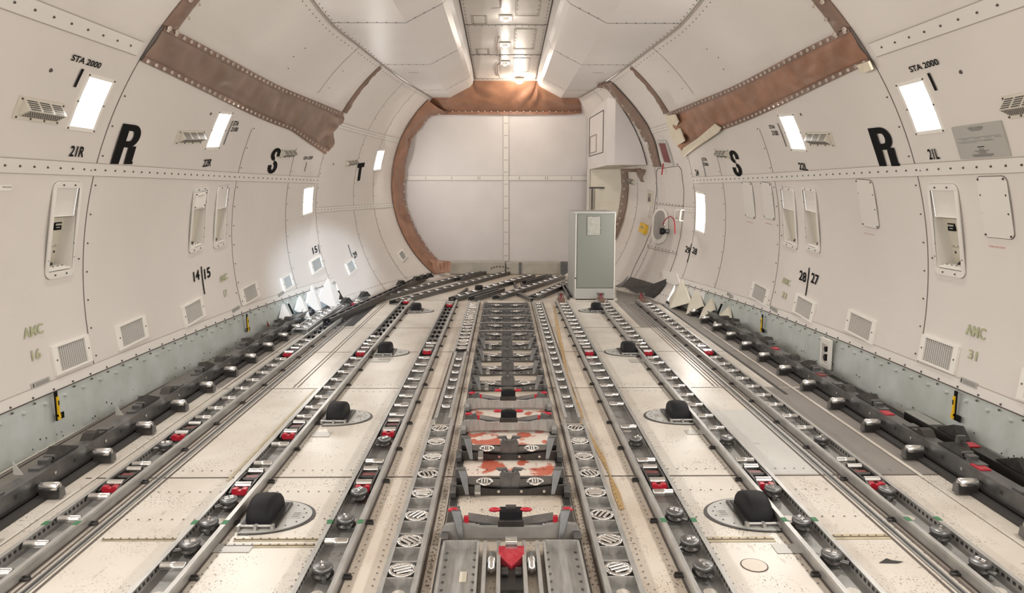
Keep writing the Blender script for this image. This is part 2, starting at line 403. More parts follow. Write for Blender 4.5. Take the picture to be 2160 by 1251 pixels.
for (x0, x1, y0, y1) in ((.12, .42, 8.75, 9.75), (.12, .42, 10.35, 11.4), (.12, .40, 11.95, 12.9), (-.45, -.25, 9.75, 10.1), (-.45, -.25, 11.4, 11.7), (.12, .42, 7.2, 8.25)):
    z = (zrec(y0) + zrec(y1)) / 2 - .004; cx, cy = (x0 + x1) / 2 + CXW, (y0 + y1) / 2; t = .007
    for c, d in (((cx, y0, zrec(y0) - .003), (x1 - x0, t * 2, .004)), ((cx, y1, zrec(y1) - .003), (x1 - x0, t * 2, .004))): mb.box(c, d, 'seam_light')
    for xx in (x0, x1):
        p = [(xx + CXW - t / 2, y0, zrec(y0) - .003), (xx + CXW + t / 2, y0, zrec(y0) - .003), (xx + CXW + t / 2, y1, zrec(y1) - .003), (xx + CXW - t / 2, y1, zrec(y1) - .003)]
        mb.put(p, [(0, 1, 2, 3)], 'seam_light')
        for k in range(6):
            yy = y0 + (y1 - y0) * (k + .5) / 6; mb.cyl((xx + CXW + (.02 if xx > x0 else -.02) * -1, yy, zrec(yy)), (xx + CXW + (.02 if xx > x0 else -.02) * -1, yy, zrec(yy) - .006), .006, 'rivet', 6)
tag(mb.build('ceiling'), kind='structure')

# ------------------------------------------------------------------ floor
TRK = [-2.08, -1.385, -.75, -.425, .475, .825, 1.40, 1.99]
mb = MB()
def plate(x0, x1, y0, y1, m, z=0.): mb.put([(x0, y0, z), (x1, y0, z), (x1, y1, z), (x0, y1, z)], [(0, 1, 2, 3)], m)
ys = [-9, 0, 3.95, 5.82, 7.18, 8.48, 10.66, 14.3]
xs = [-3.2, -2.3, -1.75, -1.385, -.75, -.4, .45, .825, 1.4, 1.75, 2.3, 3.2]
for a, b in zip(ys, ys[1:]):
    for c, d in zip(xs, xs[1:]): plate(c, d, a, b, 'floor' if abs((c + d) / 2) < 1 else 'floor_w')
for a in ys[2:-1]:
    wd = .014 if a < 4 else .01
    plate(-2.35, 2.35 if a > 5 else 2.8, a - wd / 2, a + wd / 2, 'seam', .0015)
plate(-2.9, -2.5, 1, 9.9, 'floor_d', .001); plate(-2.5, -2.28, 5.85, 9.6, 'floor_d', .001)
plate(2.12, 2.62, 3.95, 5.8, 'floor_d', .001); plate(2.62, 3.0, 1, 10, 'floor_d', .001); plate(2.25, 2.62, 5.84, 10.2, 'floor_d', .001)
plate(2.66, 2.88, 3.0, 6.2, 'mat', .003)
plate(1.5, 1.9, 3.97, 5.2, 'floor_g', .001)
plate(-2.02, -1.80, 8.6, 10.2, 'mat', .002); plate(1.62, 1.90, 8.5, 10.6, 'floor_d', .001)
plate(-.27, .33, 3.7, 5.35, 'red_worn', .001)
# light edge strips beside the guide rails
for s in (-1, 1):
    for x, wd, m in ((2.90, .02, 'floor_w'), (2.86, .012, 'seam'), (2.33, .025, 'floor_w')): plate(s * x - wd / 2 + CXW, s * x + wd / 2 + CXW, 1, 8.5, m, .004)
# longitudinal seams and seat-track channels
def strip(x, wd, y0, y1, m, z=.002): plate(x - wd / 2, x + wd / 2, y0, y1, m, z)
for s in (-1, 1):
    for x in (1.715, 1.75): strip(s * x + .02, .008, 5.85, 10.6, 'seam')
    strip(s * 2.22 + .02, .03, 5.6, 10.3, 'dark')
    strip(s * (1.93 if s < 0 else 1.84), .035, 2, 10.3, 'alu_d', .004); strip(s * (1.93 if s < 0 else 1.84), .012, 2, 10.3, 'dark', .006)
    strip(s * (1.89 if s < 0 else 1.80), .01, 2, 10.3, 'seam', .004)
    strip(s * (1.965 if s < 0 else 1.88), .01, 2, 10.3, 'seam', .004)
    strip(CXW + s * .295, .03, 2, 10.5, 'gun', .006); strip(CXW + s * .275, .008, 2, 10.5, 'dark', .008); strip(CXW + s * .318, .008, 2, 10.5, 'dark', .008)
for x in TRK:
    for q in (-1, 1): strip(x + q * .083, .012, 2, 10.5, 'seam', .002)
# screw rows
def screw(x, y, r=.005): 
    n = 6; mb.put([(x + r * cos(k * pi / 3), y + r * sin(k * pi / 3), .0035) for k in range(n)], [tuple(range(n))], 'seam')
for x, st_ in [(t + q * .115, .05) for t in TRK for q in (-1, 1)] + [(CXW + q * .35, .035) for q in (-1, 1)] + [(-.24, .05), (.3, .05)]:
    D = 2.8
    while D < (8.4 if abs(x) > .5 else 7): screw(x + random.uniform(-.003, .003), D, .0045); D += st_
for a in (3.75, 4.05, 3.42, 5.72, 5.92):
    for xa, xb in ((-1.27, -.87), (-.32, .32), (.95, 1.28), (1.52, 1.8), (-1.85, -1.5)):
        x = xa
        while x < xb: screw(x, a, .0055); x += .055
# yellowed sealant bands
for (x0, x1, y0, y1) in ((-1.27, -.85, 3.13, 3.165), (-1.25, -.85, 3.19, 3.22), (.93, 1.25, 3.16, 3.21), (1.5, 1.8, 3.18, 3.23), (-1.86, -1.5, 3.2, 3.225)):
    plate(x0, x1, y0, y1, 'tan', .002); plate(x0, x1, (y0 + y1) / 2 - .004, (y0 + y1) / 2 + .004, 'seam', .003)
    x = x0
    while x < x1: screw(x, (y0 + y1) / 2 + .012); x += .04
for x0 in (-1.50,): plate(x0 - .05, x0 - .03, 3.9, 5.8, 'tan', .002)
# ochre streak between two roller trays
pa = [fl(*p) for p in [(1168,645),(1176,690),(1186,740),(1196,790),(1206,830),(1222,860),(1228,890),(1250,930),(1270,965),(1285,1000),(1300,1040),(1312,1075)]]
for a, b in zip(pa, pa[1:]):
    w1 = .012 + .008 * sin(a.y * 9); w2 = .012 + .008 * sin(b.y * 9)
    mb.put([(a.x - w1, a.y, .0025), (a.x + w1, a.y, .0025), (b.x + w2, b.y, .0025), (b.x - w2, b.y, .0025)], [(0, 1, 2, 3)], 'ochre')
# round inspection cover, labels and a dark stain
p = fl(1591, 1193); mb.cyl((p.x, p.y, 0), (p.x, p.y, .002), .058, 'seam', 32); mb.cyl((p.x, p.y, 0), (p.x, p.y, .003), .053, 'floor', 32)
for (a, b, m) in (((462,1148),(525,1166),'placard'), ((1625,1148),(1700,1168),'placard'), ((660,912),(694,922),'placard'), ((1443,908),(1490,917),'placard'), ((785,757),(820,764),'placard'), ((1325,758),(1372,765),'placard')):
    p, q = fl(*a), fl(*b); plate(p.x, q.x, q.y, p.y, m, .0028)
p = fl(1880, 1186); mb.put([(p.x - .06, p.y - .01, .0028), (p.x + .02, p.y - .014, .0028), (p.x + .055, p.y, .0028), (p.x + .01, p.y + .012, .0028), (p.x - .005, p.y + .03, .0028), (p.x - .03, p.y + .012, .0028)], [tuple(range(6))], 'mat')
for k in range(60):
    x = random.uniform(-2.3, 2.3); y = 2.9 + 7 * random.random() ** 1.6; l_ = random.uniform(.01, .05); plate(x, x + l_, y, y + .003, 'floor_d', .0022)
FLOOR = tag(mb.build('floor'), kind='structure')
# floor stencils
def text_mesh(txt, bold=.0):
    cu = bpy.data.curves.new('t', 'FONT'); cu.body = txt; cu.size = 1; cu.offset = bold; cu.resolution_u = 4
    o = bpy.data.objects.new('t', cu); C.objects.link(o); dg = bpy.context.evaluated_depsgraph_get(); me = bpy.data.meshes.new_from_object(o.evaluated_get(dg))
    vs = [v.co.copy() for v in me.vertices]; fs = [tuple(p.vertices) for p in me.polygons]
    bpy.data.objects.remove(o); bpy.data.curves.remove(cu); bpy.data.meshes.remove(me)
    x0 = min(v.x for v in vs); x1 = max(v.x for v in vs); y0 = min(v.y for v in vs); y1 = max(v.y for v in vs)
    return [((v.x - x0) / (x1 - x0), (v.y - y0) / (y1 - y0)) for v in vs], fs
TM = {}
def tm(txt, bold):
    if (txt, bold) not in TM: TM[(txt, bold)] = text_mesh(txt, bold)
    return TM[(txt, bold)]
def wall_text(txt, BL, BR, TL, m='black_p', bold=.022, name='painted_marking', off=.007, parent=None):
    b, r, t = W(*BL), W(*BR), W(*TL); s = -1 if b.x < 0 else 1
    wd = abs(r.y - b.y); zc, R = prof(b.y); h = abs(asin((t.z - zc) / R) - asin((b.z - zc) / R)) * R
    f = wmap(s, b.y, b.z); q = MB(f); vs, fs = tm(txt, bold)
    q.put([(x * wd, y * h, off) for x, y in vs], fs, m); q.sm = True
    return q.build(name, parent or WALL[s])
def wall_bar(a, b, wd, m='black_p', name='station_line'):
    p, q_ = W(*a), W(*b); s = -1 if p.x < 0 else 1; mb = MB(); z0, z1 = min(p.z, q_.z), max(p.z, q_.z)
    ribbon_ring(mb, s, (p.y + q_.y) / 2, z0, z1, wd, m, .007); return mb.build(name, WALL[s])
def block_letter(ch):
    V = []; Fc = []
    def q(*pts):
        n = len(V); V.extend(pts); Fc.append(tuple(range(n, n + len(pts))))
    def rc(x0, y0, x1, y1): q((x0, y0), (x1, y0), (x1, y1), (x0, y1))
    def arc(cx, cy, rx, ry, ix, iy, a0, a1, n=10):
        for k in range(n):
            a, b = radians(a0 + (a1 - a0) * k / n), radians(a0 + (a1 - a0) * (k + 1) / n)
            q((cx + ix * cos(a), cy + iy * sin(a)), (cx + rx * cos(a), cy + ry * sin(a)), (cx + rx * cos(b), cy + ry * sin(b)), (cx + ix * cos(b), cy + iy * sin(b)))
    if ch == 'T': rc(0, .74, 1, 1); rc(.3, 0, .66, .74)
    if ch == 'R':
        rc(0, 0, .36, 1); rc(.36, .84, .55, 1); rc(.36, .42, .55, .58); arc(.55, .71, .43, .29, .12, .13, -90, 90); rc(.60, .0, .95, .46); rc(.95, 0, 1, .07)
    if ch == 'S':
        arc(.5, .75, .5, .25, .14, .11, 0, 270, 16); arc(.5, .25, .5, .25, .14, .11, 90, -180, 16); rc(.5 , .42, .52, .58)
        rc(.64, .66, 1, .75); rc(0, .25, .36, .34)
    return V, Fc
for c_ in 'RST': TM[(c_, 9)] = block_letter(c_)
for a in [
 ('R', (231,345),(277,346),(255,259), 'black_p', 9), ('R', (1857,350),(1900,348),(1833,270), 'black_p', 9),
 ('S', (561,367),(580,367),(571,311), 'black_p', 9), ('S', (1550,371),(1568,370),(1541,316), 'black_p', 9),
 ('T', (749,383),(763,383),(750,344), 'black_p', 9),
 ('STA 2000', (147,126),(208,144),(153,113)), ('21R', (143,329),(173,331),(148,306)), ('22R', (426,352),(442,353),(431,336)),
 ('STA', (489,265),(500,266),(491,254)), ('2100', (485,277),(498,280),(487.5,267.5)), ('STA 2200', (639,337),(657,339),(639.5,330)),
 ('14', (408,595),(421,593),(405.5,574)), ('15', (431,590),(444,587),(430,568)), ('AMC', (49,715.5),(91,705),(49,692), 'stencil'), ('16', (67,762),(86,756),(65,739), 'stencil'),
 ('AMC', (463,597),(481,594),(463,583), 'stencil'), ('17', (473,627.6),(480,625.6),(472,613), 'stencil'), ('15', (660,537),(670,534),(660,522.5)), ('29', (747,546),(755,543.7),(745,534)),
 ('STA 2000', (1923,152),(1984.5,136),(1921,139)), ('21L', (1963,336),(1984.5,335),(1958,314)), ('STA', (1625,271),(1636,270),(1624,263)), ('2100', (1631,285),(1643,283),(1628,275)),
 ('22L', (1688,357.5),(1704.5,356.5),(1686,342)), ('STA', (1484,339),(1492,338),(1483,332)), ('2200', (1485,349),(1495,348.5),(1485,342)),
 ('28', (1686,589.7),(1701,591),(1687,569)), ('27', (1711,596),(1727,598),(1712,574)), ('29', (1445,531),(1455,532.6),(1446,517.5)), ('28', (1460,533.6),(1470,535.6),(1460,520)),
 ('AMC', (2037.5,705.5),(2079.5,714),(2042.5,682.6), 'stencil'), ('31', (2042.5,756),(2061,761),(2044,735.7), 'stencil'), ('AMC', (1650,596),(1668,598.7),(1650.5,583), 'stencil'), ('32', (1649,626.6),(1660,629),(1650,614), 'stencil'),
 ('24', (1469,370),(1475,369),(1468.5,357))]:
    wall_text(*a)
for a, b, wd in (((172,144),(157,183),.024), ((489,254),(472,305),.014), ((645,342),(643,362),.014), ((424,562),(430,621),.02), ((671,516),(673,535),.02), ((734,516),(742,543),.02),
                 ((1960,153),(1976,190),.024), ((1642,259),(1659,309),.014), ((1481,333),(1489,372),.014), ((1707.5,564.5),(1701,624),.02), ((1459,514),(1451,554),.02)):
    wall_bar(a, b, wd)

# ------------------------------------------------------------------ wall lights
def make_light(s, D, z, wd, h, label, energy, name='wall_light'):
    f = wmap(s, D, z); o = f((0, 0, 0)); t = thing(name, label, 'light', o, 'recessed wall lights')
    fr = MB(f); e = .014; W2, H2 = wd / 2, h / 2
    for c, d in (((0, H2 + e * .9, .003), (wd + e * 3.6, e * 1.8, .012)), ((0, -H2 - e * .9, .003), (wd + e * 3.6, e * 1.8, .012)), ((-W2 - e * .9, 0, .003), (e * 1.8, h, .012)), ((W2 + e * .9, 0, .003), (e * 1.8, h, .012))): fr.box(c, d, 'fixture', nx=1, ny=3 if d[1] > .1 else 1)
    for x in (-W2 - e, W2 + e):
        for y in (-H2 - e, H2 + e, 0): fr.cyl((x, y, .008), (x, y, .014), .006, 'rivet', 8)
    fr.build('frame', t, o)
    dp = .09; rc = MB(f)                                     # recess walls
    for a, b in (((-W2, -H2), (W2, -H2)), ((W2, -H2), (W2, H2)), ((W2, H2), (-W2, H2)), ((-W2, H2), (-W2, -H2))):
        rc.put([(a[0], a[1], .004), (b[0], b[1], .004), (b[0] * .97, b[1] * .97, -dp), (a[0] * .97, a[1] * .97, -dp)], [(0, 1, 2, 3)], 'glow')
    rc.put([(-W2, -H2, -.02), (W2, -H2, -.02), (W2, 0, -dp * .8), (W2, H2, -dp), (-W2, H2, -dp), (-W2, 0, -dp * .8)], [(0, 1, 2, 5), (5, 2, 3, 4)], 'glow')
    rc.build('diffuser', t, o)
    lt = MB(f); lt.cyl((-W2 * .8, H2 * .84, -.03), (W2 * .8, H2 * .84, -.03), .016, 'glow_b', 10); lt.build('lamp_tube', t, o)
    ld = bpy.data.lights.new('wall_lamp', 'AREA'); ld.shape = 'RECTANGLE'; ld.size = max(.1, wd * .9); ld.size_y = max(.1, h * .9); ld.energy = energy; ld.color = LAMP_WARM
    lo = bpy.data.objects.new('lamp_glow', ld); C.objects.link(lo); lo.parent = t
    n = (f((0, 0, .05)) - o).normalized(); lo.rotation_euler = (-n).to_track_quat('Z', 'Y').to_euler()
    lo.rotation_euler = n.to_track_quat('-Z', 'Y').to_euler(); lo.location = n * .03
    return t
for (q, lab), i in zip(LIGHTS, info_l): make_light(i[0], i[1], i[2], i[3], i[4], lab, WALL_W)
names = ['first', 'second', 'third', 'fourth']
for k, (s, D, z, wd, h) in enumerate(EXTRA_L):
    make_light(s, D, z, wd, h, 'recessed wall light behind the camera on the %s wall, %s in its row' % ('left' if s < 0 else 'right', names[k // 2]), WALL_W * 1.6)

# ------------------------------------------------------------------ niches
for (q, fr_, lab), i in zip(NICHES, info_n):
    s, D, z, wd, h = i[:5]; f = wmap(s, D, z); o = f((0, 0, 0)); t = thing('stowage_niche', lab, 'wall box', o, 'recessed wall boxes')
    W2, H2 = wd / 2, h / 2; e = .03 if 'large' in lab else .022; big = 'large' in lab
    fm = MB(f); r = .05                                      # rounded plate as frame
    def rr(w_, h_, rad, n=5):
        pts = []
        for cx, cy, a0 in ((w_ - rad, h_ - rad, 0), (-w_ + rad, h_ - rad, pi / 2), (-w_ + rad, -h_ + rad, pi), (w_ - rad, -h_ + rad, 3 * pi / 2)):
            for k in range(n + 1): pts.append((cx + rad * cos(a0 + k * pi / 2 / n), cy + rad * sin(a0 + k * pi / 2 / n)))
        return pts
    out = rr(W2 + e, H2 + e * 1.4, r * (1 if big else .7)); inn = rr(W2, H2, .004)
    n = len(out)
    fm.put([(a, b, .011) for a, b in out] + [(a, b, .011) for a, b in inn] + [(a, b, 0) for a, b in out], [(k, (k + 1) % n, n + (k + 1) % n, n + k) for k in range(n)] + [(2 * n + k, 2 * n + (k + 1) % n, (k + 1) % n, k) for k in range(n)], 'wall2')
    for x in (-W2 - e * .5, W2 + e * .5):
        for y in (-H2 * .7, -.1, H2 * .55): fm.cyl((x, y, .011), (x, y, .017), .006, 'rivet', 8)
    for x in (-W2 * .5, W2 * .5):
        for y in (-H2 - e * .7, H2 + e * .7): fm.cyl((x, y, .011), (x, y, .017), .006, 'rivet', 8)
    sl = MB(f); out2 = [(a * 1.012, b * 1.006) for a, b in out]
    fm.put([(a, b, .002) for a, b in out2] + [(a, b, .002) for a, b in out], [(k, (k + 1) % n, n + (k + 1) % n, n + k) for k in range(n)], 'seam')
    fm.build('frame', t, o)
    bx = MB(f); yd = H2 - h * fr_; dp = .12 if big else .08
    def dz(y): return -(dp * .4 + dp * .6 * (yd - y) / (yd + H2))
    bx.box((0, (H2 + yd) / 2, -.006), (wd, H2 - yd, .008), 'wall2', ny=4)         # upper flat cover
    for a, b in (((-W2, -H2), (W2, -H2)), ((W2, -H2), (W2, yd)), ((W2, yd), (-W2, yd)), ((-W2, yd), (-W2, -H2))):
        bx.put([(a[0], a[1], .01), (b[0], b[1], .01), (b[0], b[1], dz(b[1])), (a[0], a[1], dz(a[1]))], [(0, 1, 2, 3)], 'wall2')
    bx.put([(-W2, -H2, dz(-H2)), (W2, -H2, dz(-H2)), (W2, yd, dz(yd)), (-W2, yd, dz(yd))], [(0, 1, 2, 3)], 'cream')
    bx.put([(-W2, yd, -.01), (W2, yd, -.01), (W2, yd - .012, -.012), (-W2, yd - .012, -.012)], [(0, 1, 2, 3)], 'seam_light')
    bx.build('box_liner', t, o)
    sh = MB(f); sh.box((0, -H2 + .012, -dp / 2), (wd * .98, .012, dp), 'fixture'); sh.box((0, -H2 + .022, -dp * .45), (wd * .8, .006, dp * .6), 'fixture')
    sh.cyl((-W2 * .3, -H2 + .02, -dp * .6), (-W2 * .1, -H2 + .05, -dp * .7), .008, 'gun', 8); sh.box((W2 * .3, -H2 + .034, -dp * .7), (.03, .02, .02), 'gun')
    for k in range(4): sh.cyl(((-.6 + .4 * k) * W2, -H2 + .024, -dp * .2), ((-.6 + .4 * k) * W2, -H2 + .03, -dp * .2), .005, 'rivet', 6)
    sh.build('shelf', t, o)
    if big:
        xo = -s * .42 * W2; pl = MB(f); pl.box((xo, yd - .08, dz(yd - .08) + .008), (.075, .05, .008), 'black_p'); pl.box((xo, yd - .068, dz(yd - .07) + .0135), (.06, .012, .003), 'placard')
        pl.box((xo, yd - .088, dz(yd - .09) + .0145), (.035, .006, .003), 'placard')
        pl.build('instruction_plate', t, o)['label'] = 'small black instruction plate'
        hg = MB(f); yh = yd - .22; hg.box((0, yh, dz(yh) + .004), (wd * .9, .006, .006), 'seam_light')
        for k in range(5): hg.box(((-.36 + .18 * k) * wd, yh + .01, dz(yh) + .006), (.014, .004, .006), 'rivet')
        for x in (.02, .09): hg.cyl((-s * x, yh - .035, dz(yh - .035)), (-s * x, yh - .035, dz(yh - .035) + .008), .009, 'rivet', 8)
        hg.build('hinge', t, o)
    if 'cover plate' in lab:
        cp = MB(f); cp.box((.0, H2 - h * .16, .008), (wd * .9, h * .27, .012), 'fixture'); cp.box((0, H2 - h * .08, .016), (wd * .45, .006, .004), 'seam_light')
        for x in (-1, 1):
            for y in (-1, 1): cp.cyl((x * wd * .38, H2 - h * .16 + y * h * .11, .012), (x * wd * .38, H2 - h * .16 + y * h * .11, .02), .007, 'rivet', 8)
        cp.build('cover_plate', t, o)

# ------------------------------------------------------------------ protruding louvre vents
VENTS = [([(38,203),(140,217),(118,262),(25,249)], 'beside the STA 2000 light on the left wall'), ([(378,268),(434,283),(416,307),(369,299)], 'beside the STA 2100 light on the left wall'),
 ([(593,311),(627,319),(614,334),(589,331)], 'just right of the black S on the left wall'), ([(730,334),(755,341),(748,350),(727,349)], 'just above the black T on the left wall'),
 ([(2113,204),(2200,185),(2215,235),(2132,254)], 'cut by the right edge of the photo'), ([(1700,283),(1752,274),(1761,304),(1713,312)], 'beside the STA 2100 light on the right wall'),
 ([(1508,318),(1537,313),(1541,331),(1517,336)], 'just left of the black S on the right wall'), ([(1321,378),(1339,374),(1341,388),(1324,391)], 'far away beside the brown covered doorway on the right')]
for q, lab in VENTS:
    s, D, z, wd, h = quad_info(q)[:5]; f = wmap(s, D, z); o = f((0, 0, 0)); t = thing('air_vent', 'cream wedge shaped louvred air outlet ' + lab, 'vent', o, 'wedge air outlets on the walls')
    W2, H2 = wd / 2, h / 2; k = wd / .4
    b = MB(f); b.box((0, 0, .004), (wd, h, .008), 'vent')
    for x in (-.9, -.3, .3, .9): b.cyl((x * W2, -H2 * .82, .008), (x * W2, -H2 * .82, .013), .006, 'rivet', 8)
    for x in (-.9, .9): b.cyl((x * W2, H2 * .8, .008), (x * W2, H2 * .8, .013), .006, 'rivet', 8)
    b.build('base_plate', t, o)
    hd = MB(f); P = .06; x0, x1 = -W2 * .84, W2 * .84; yt, ym, yb = H2 * .86, H2 * .12, -H2 * .74
    hd.put([(x0, yt, .008), (x1, yt, .008), (x1, ym, P), (x0, ym, P), (x0, yb, .008), (x1, yb, .008)], [(0, 1, 2, 3), (3, 2, 5, 4), (0, 3, 4), (1, 5, 2)], 'vent')
    hd.build('hood', t, o)
    sl = MB(f)
    for r_ in range(5):
        u = .14 + r_ * .18
        for c in range(3):
            xa = x0 + (x1 - x0) * (.05 + c * .32); xb = xa + (x1 - x0) * .26
            y = yt + (ym - yt) * u; zz = .008 + (P - .008) * u + .003; dy = (yt - ym) * .045
            sl.put([(xa, y + dy, zz - .003), (xb, y + dy, zz - .003), (xb, y - dy, zz + .003), (xa, y - dy, zz + .003)], [(0, 1, 2, 3)], 'grille')
    for r_ in range(4):
        u = .2 + r_ * .2
        for c in range(17):
            xa = x0 + (x1 - x0) * (.05 + c * .055); y = ym + (yb - ym) * u; zz = P + (.008 - P) * u + .003; dy = .0045
            sl.put([(xa, y + dy, zz), (xa + .012 * k, y + dy, zz), (xa + .012 * k, y - dy, zz), (xa, y - dy, zz)], [(0, 1, 2, 3)], 'grille')
    sl.build('slots', t, o)

# ------------------------------------------------------------------ return air grilles low on the walls
GR = [([(105,730),(182,706),(192,765),(114,790)], 'nearest on the left wall under the AMC 16 stencil'), ([(238,686),(302,668),(312,714),(250,737)], 'second from the camera on the left wall'),
 ([(378,643),(425,630),(432,672),(388,686)], 'under the 14 and 15 marks on the left wall'), ([(505,606),(540,597),(548,629),(512,641)], 'under the AMC 17 stencil on the left wall'),
 ([(590,584),(614,578),(620,605),(597,613)], 'in the bluish glow on the left wall'), ([(651,547),(677,543),(683,568),(657,575)], 'right under the far 15 mark on the left wall'),
 ([(727,553),(745,549),(754,571),(733,577)], 'right under the 29 mark on the left wall'), ([(835,532),(850,530),(861,545),(846,550)], 'farthest on the left wall beside the brown arch'),
 ([(1951,706),(2029,731),(2015,790),(1938,760)], 'under the AMC 31 stencil on the right wall'), ([(1792,657),(1852,675),(1844,722),(1784,703)], 'above the outlet box on the right wall'),
 ([(1682,623),(1724,636),(1716,677),(1672,662)], 'under the 28 and 27 marks on the right wall'), ([(1590,597),(1625,606),(1618,641),(1582,631)], 'farthest on the right wall beside the AMC 32 stencil'),
 ([(2160,776),(2260,808),(2250,880),(2150,842)], 'cut by the right photo edge')]
for q, lab in GR:
    s, D, z, wd, h = quad_info(q)[:5]; f = wmap(s, D, z); o = f((0, 0, 0)); t = thing('return_air_grille', 'white framed return air grille ' + lab, 'grille', o, 'return air grilles')
    W2, H2 = wd / 2, h / 2; b = MB(f); bw = min(.05, wd * .16)
    for c, d in (((0, H2 - .008, .009), (wd, .016, .018)), ((0, -H2 + .008, .009), (wd, .016, .018)), ((-W2 + bw / 2, 0, .009), (bw, h - .03, .018)), ((W2 - bw / 2, 0, .009), (bw, h - .03, .018))): b.box(c, d, 'fixture')
    for x in (-W2 + bw / 2, W2 - bw / 2): b.cyl((x, 0, .018), (x, 0, .022), .006, 'rivet', 8)
    b.build('frame', t, o)
    g = MB(f); g.box((0, 0, .004), (wd - bw * 2, h - .03, .004), 'grille'); n = 20 if wd > .25 else 9
    if D < 8.5:
        for k in range(n): g.box((0, -H2 + .022 + (h - .04) * k / n, .009), (wd - bw * 2, (h - .04) / n * .34, .006), 'fixture')
        for k in range(1, 14): g.box((-W2 + bw + (wd - 2 * bw) * k / 14, 0, .008), (.0014, h - .034, .005), 'fixture')
    else:
        for k in range(9): g.box((-W2 + bw + (wd - 2 * bw) * (k + .5) / 9, 0, .009), ((wd - 2 * bw) / 9 * .34, h - .034, .006), 'cab_w')
    g.build('mesh_screen', t, o)

# ------------------------------------------------------------------ placards, access doors, small plates
def panel_on(q, name, label, cat, m, th=.006, group=None, rim=None, rad=.02):
    s, D, z, wd, h = quad_info(q)[:5]; f = wmap(s, D, z); o = f((0, 0, 0)); t = thing(name, label, cat, o, group)
    b = MB(f); r_ = rr(wd / 2, h / 2, min(rad, wd / 3)); n = len(r_)
    b.put([(x, y, 0.004 + th) for x, y in r_] + [(x, y, 0) for x, y in r_], [tuple(range(n))] + [(k, (k + 1) % n, n + (k + 1) % n, n + k) for k in range(n)], m)
    if rim:
        o2 = [(x * (1 + .008 / wd), y * (1 + .008 / h)) for x, y in r_]
        b.put([(x, y, .0045) for x, y in o2], [tuple(range(n))], rim)
    return t, b, f, o, wd, h
t, b, f, o, wd, h = panel_on([(2010,267),(2115,254),(2133,328),(2028,335)], 'loading_placard', 'large grey cargo loading placard with small print on the right wall', 'placard', 'placard', rad=.004)
b.build('plate', t, o)
def local_text(f, o, t, txt, cx, cy, wd, h, m, z=.013, bold=.02, name='lettering'):
    vs, fs = tm(txt, bold); q = MB(f); q.sm = True; q.put([(cx - wd / 2 + x * wd, cy - h / 2 + y * h, z) for x, y in vs], fs, m); return q.build(name, t, o)
local_text(f, o, t, 'CARGO LOADING', 0, h * .40, wd * .3, .016, 'ink'); local_text(f, o, t, 'NOTE', 0, -h * .24, wd * .09, .012, 'ink'); local_text(f, o, t, 'CAUTION', 0, -h * .34, wd * .16, .013, 'ink')
b = MB(f)
for x, y, l_ in ((0, .34, .25), (0, .32, .2), (0, .12, .86), (-.1, .02, .7), (-.28, .08, .16), (-.02, .08, .14), (.2, .08, .14), (.38, .08, .14), (-.3, -.02, .2), (-.12, -.02, .15), (.2, 0, .2), (0, -.28, .3), (0, -.30, .26), (0, -.39, .42), (0, -.41, .42), (0, -.43, .42), (0, -.45, .36)): b.box((x * wd, y * h, .012), (l_ * wd, .0025, .001), 'ink')
b.box((0, -.17 * h, .012), (.14 * wd, .005, .001), 'black_p')
b.build('small_print', t, o)
for q, lab, red in (([(2060,372),(2128,372),(2138,503),(2078,500)], 'large rounded access door with red print beside the big right stowage box', 1), ([(1808,379),(1841,379),(1855,480),(1818,478)], 'tall rounded access door with red print, mid right wall', 1),
                    ([(1564,384),(1588,384),(1592,459),(1574,459)], 'narrow far access door, left of the two before the paired boxes', 1), ([(1605,384),(1629,386),(1633,462),(1612,461)], 'narrow far access door, right of the two before the paired boxes', 1)):
    t, b, f, o, wd, h = panel_on(q, 'access_door', lab, 'access door', 'wall2', .004, 'access doors in the right wall', 'seam', .04)
    b.build('door_panel', t, o)
    b = MB(f)
    for x in (-.42, .42):
        for y in (-.46, -.1, .2, .46): b.cyl((x * wd, y * h, .008), (x * wd, y * h, .013), .007, 'rivet', 8)
    b.build('screws', t, o)
    if wd > .24: local_text(f, o, t, 'SMOKE DETECTOR ACCESS', 0, .0 * h, wd * .62, .013, 'redink', .010); local_text(f, o, t, 'CARGO COMPARTMENT', 0, -.045 * h, wd * .5, .012, 'redink', .010)
    else:
        b = MB(f); b.box((0, 0, .010), (wd * .6, .006, .001), 'redink'); b.box((0, -.012, .010), (wd * .5, .006, .001), 'redink'); b.build('lettering', t, o)
for a, b_, c in (((2088,521),(2122,523),(2088,517)), ((1824,492),(1846,493),(1824,490)), ((1576,468),(1589,469),(1576,466)), ((1616,471),(1629,472),(1616,469))): wall_text('SMOKE DETECTION', a, b_, c, 'redink', 0)
for q, lab in (([(62,808),(102,796),(105,806),(66,821)], 'small grey latch placard under the AMC 16 stencil on the left wall'), ([(487,651),(504,646),(506,653),(489,659)], 'small grey placard at the foot of the left wall below AMC 17'),
               ([(583,619),(598,615),(600,622),(586,626)], 'tiny grey placard in the bluish light on the left wall'), ([(2028,795),(2064,808),(2063,821),(2026,808)], 'small grey latch placard under the AMC 31 stencil on the right wall'),
               ([(1626,646),(1643,651),(1641,660),(1624,654)], 'small grey placard at the foot of the right wall below AMC 32'), ([(1535,618),(1549,622),(1547,629),(1533,625)], 'tiny grey placard far along the right wall foot')):
    t, b, f, o, wd, h = panel_on(q, 'instruction_placard', lab, 'placard', 'placard', .003, 'small placards at the wall foot', rad=.006)
    b.build('plate', t, o); b = MB(f)
    for k in range(3): b.box((.06 * wd, (.22 - .22 * k) * h, .0085), (wd * .7, h * .07, .001), 'ink')
    b.box((-.4 * wd, 0, .0085), (.006, h * .6, .001), 'black_p'); b.build('small_print', t, o)
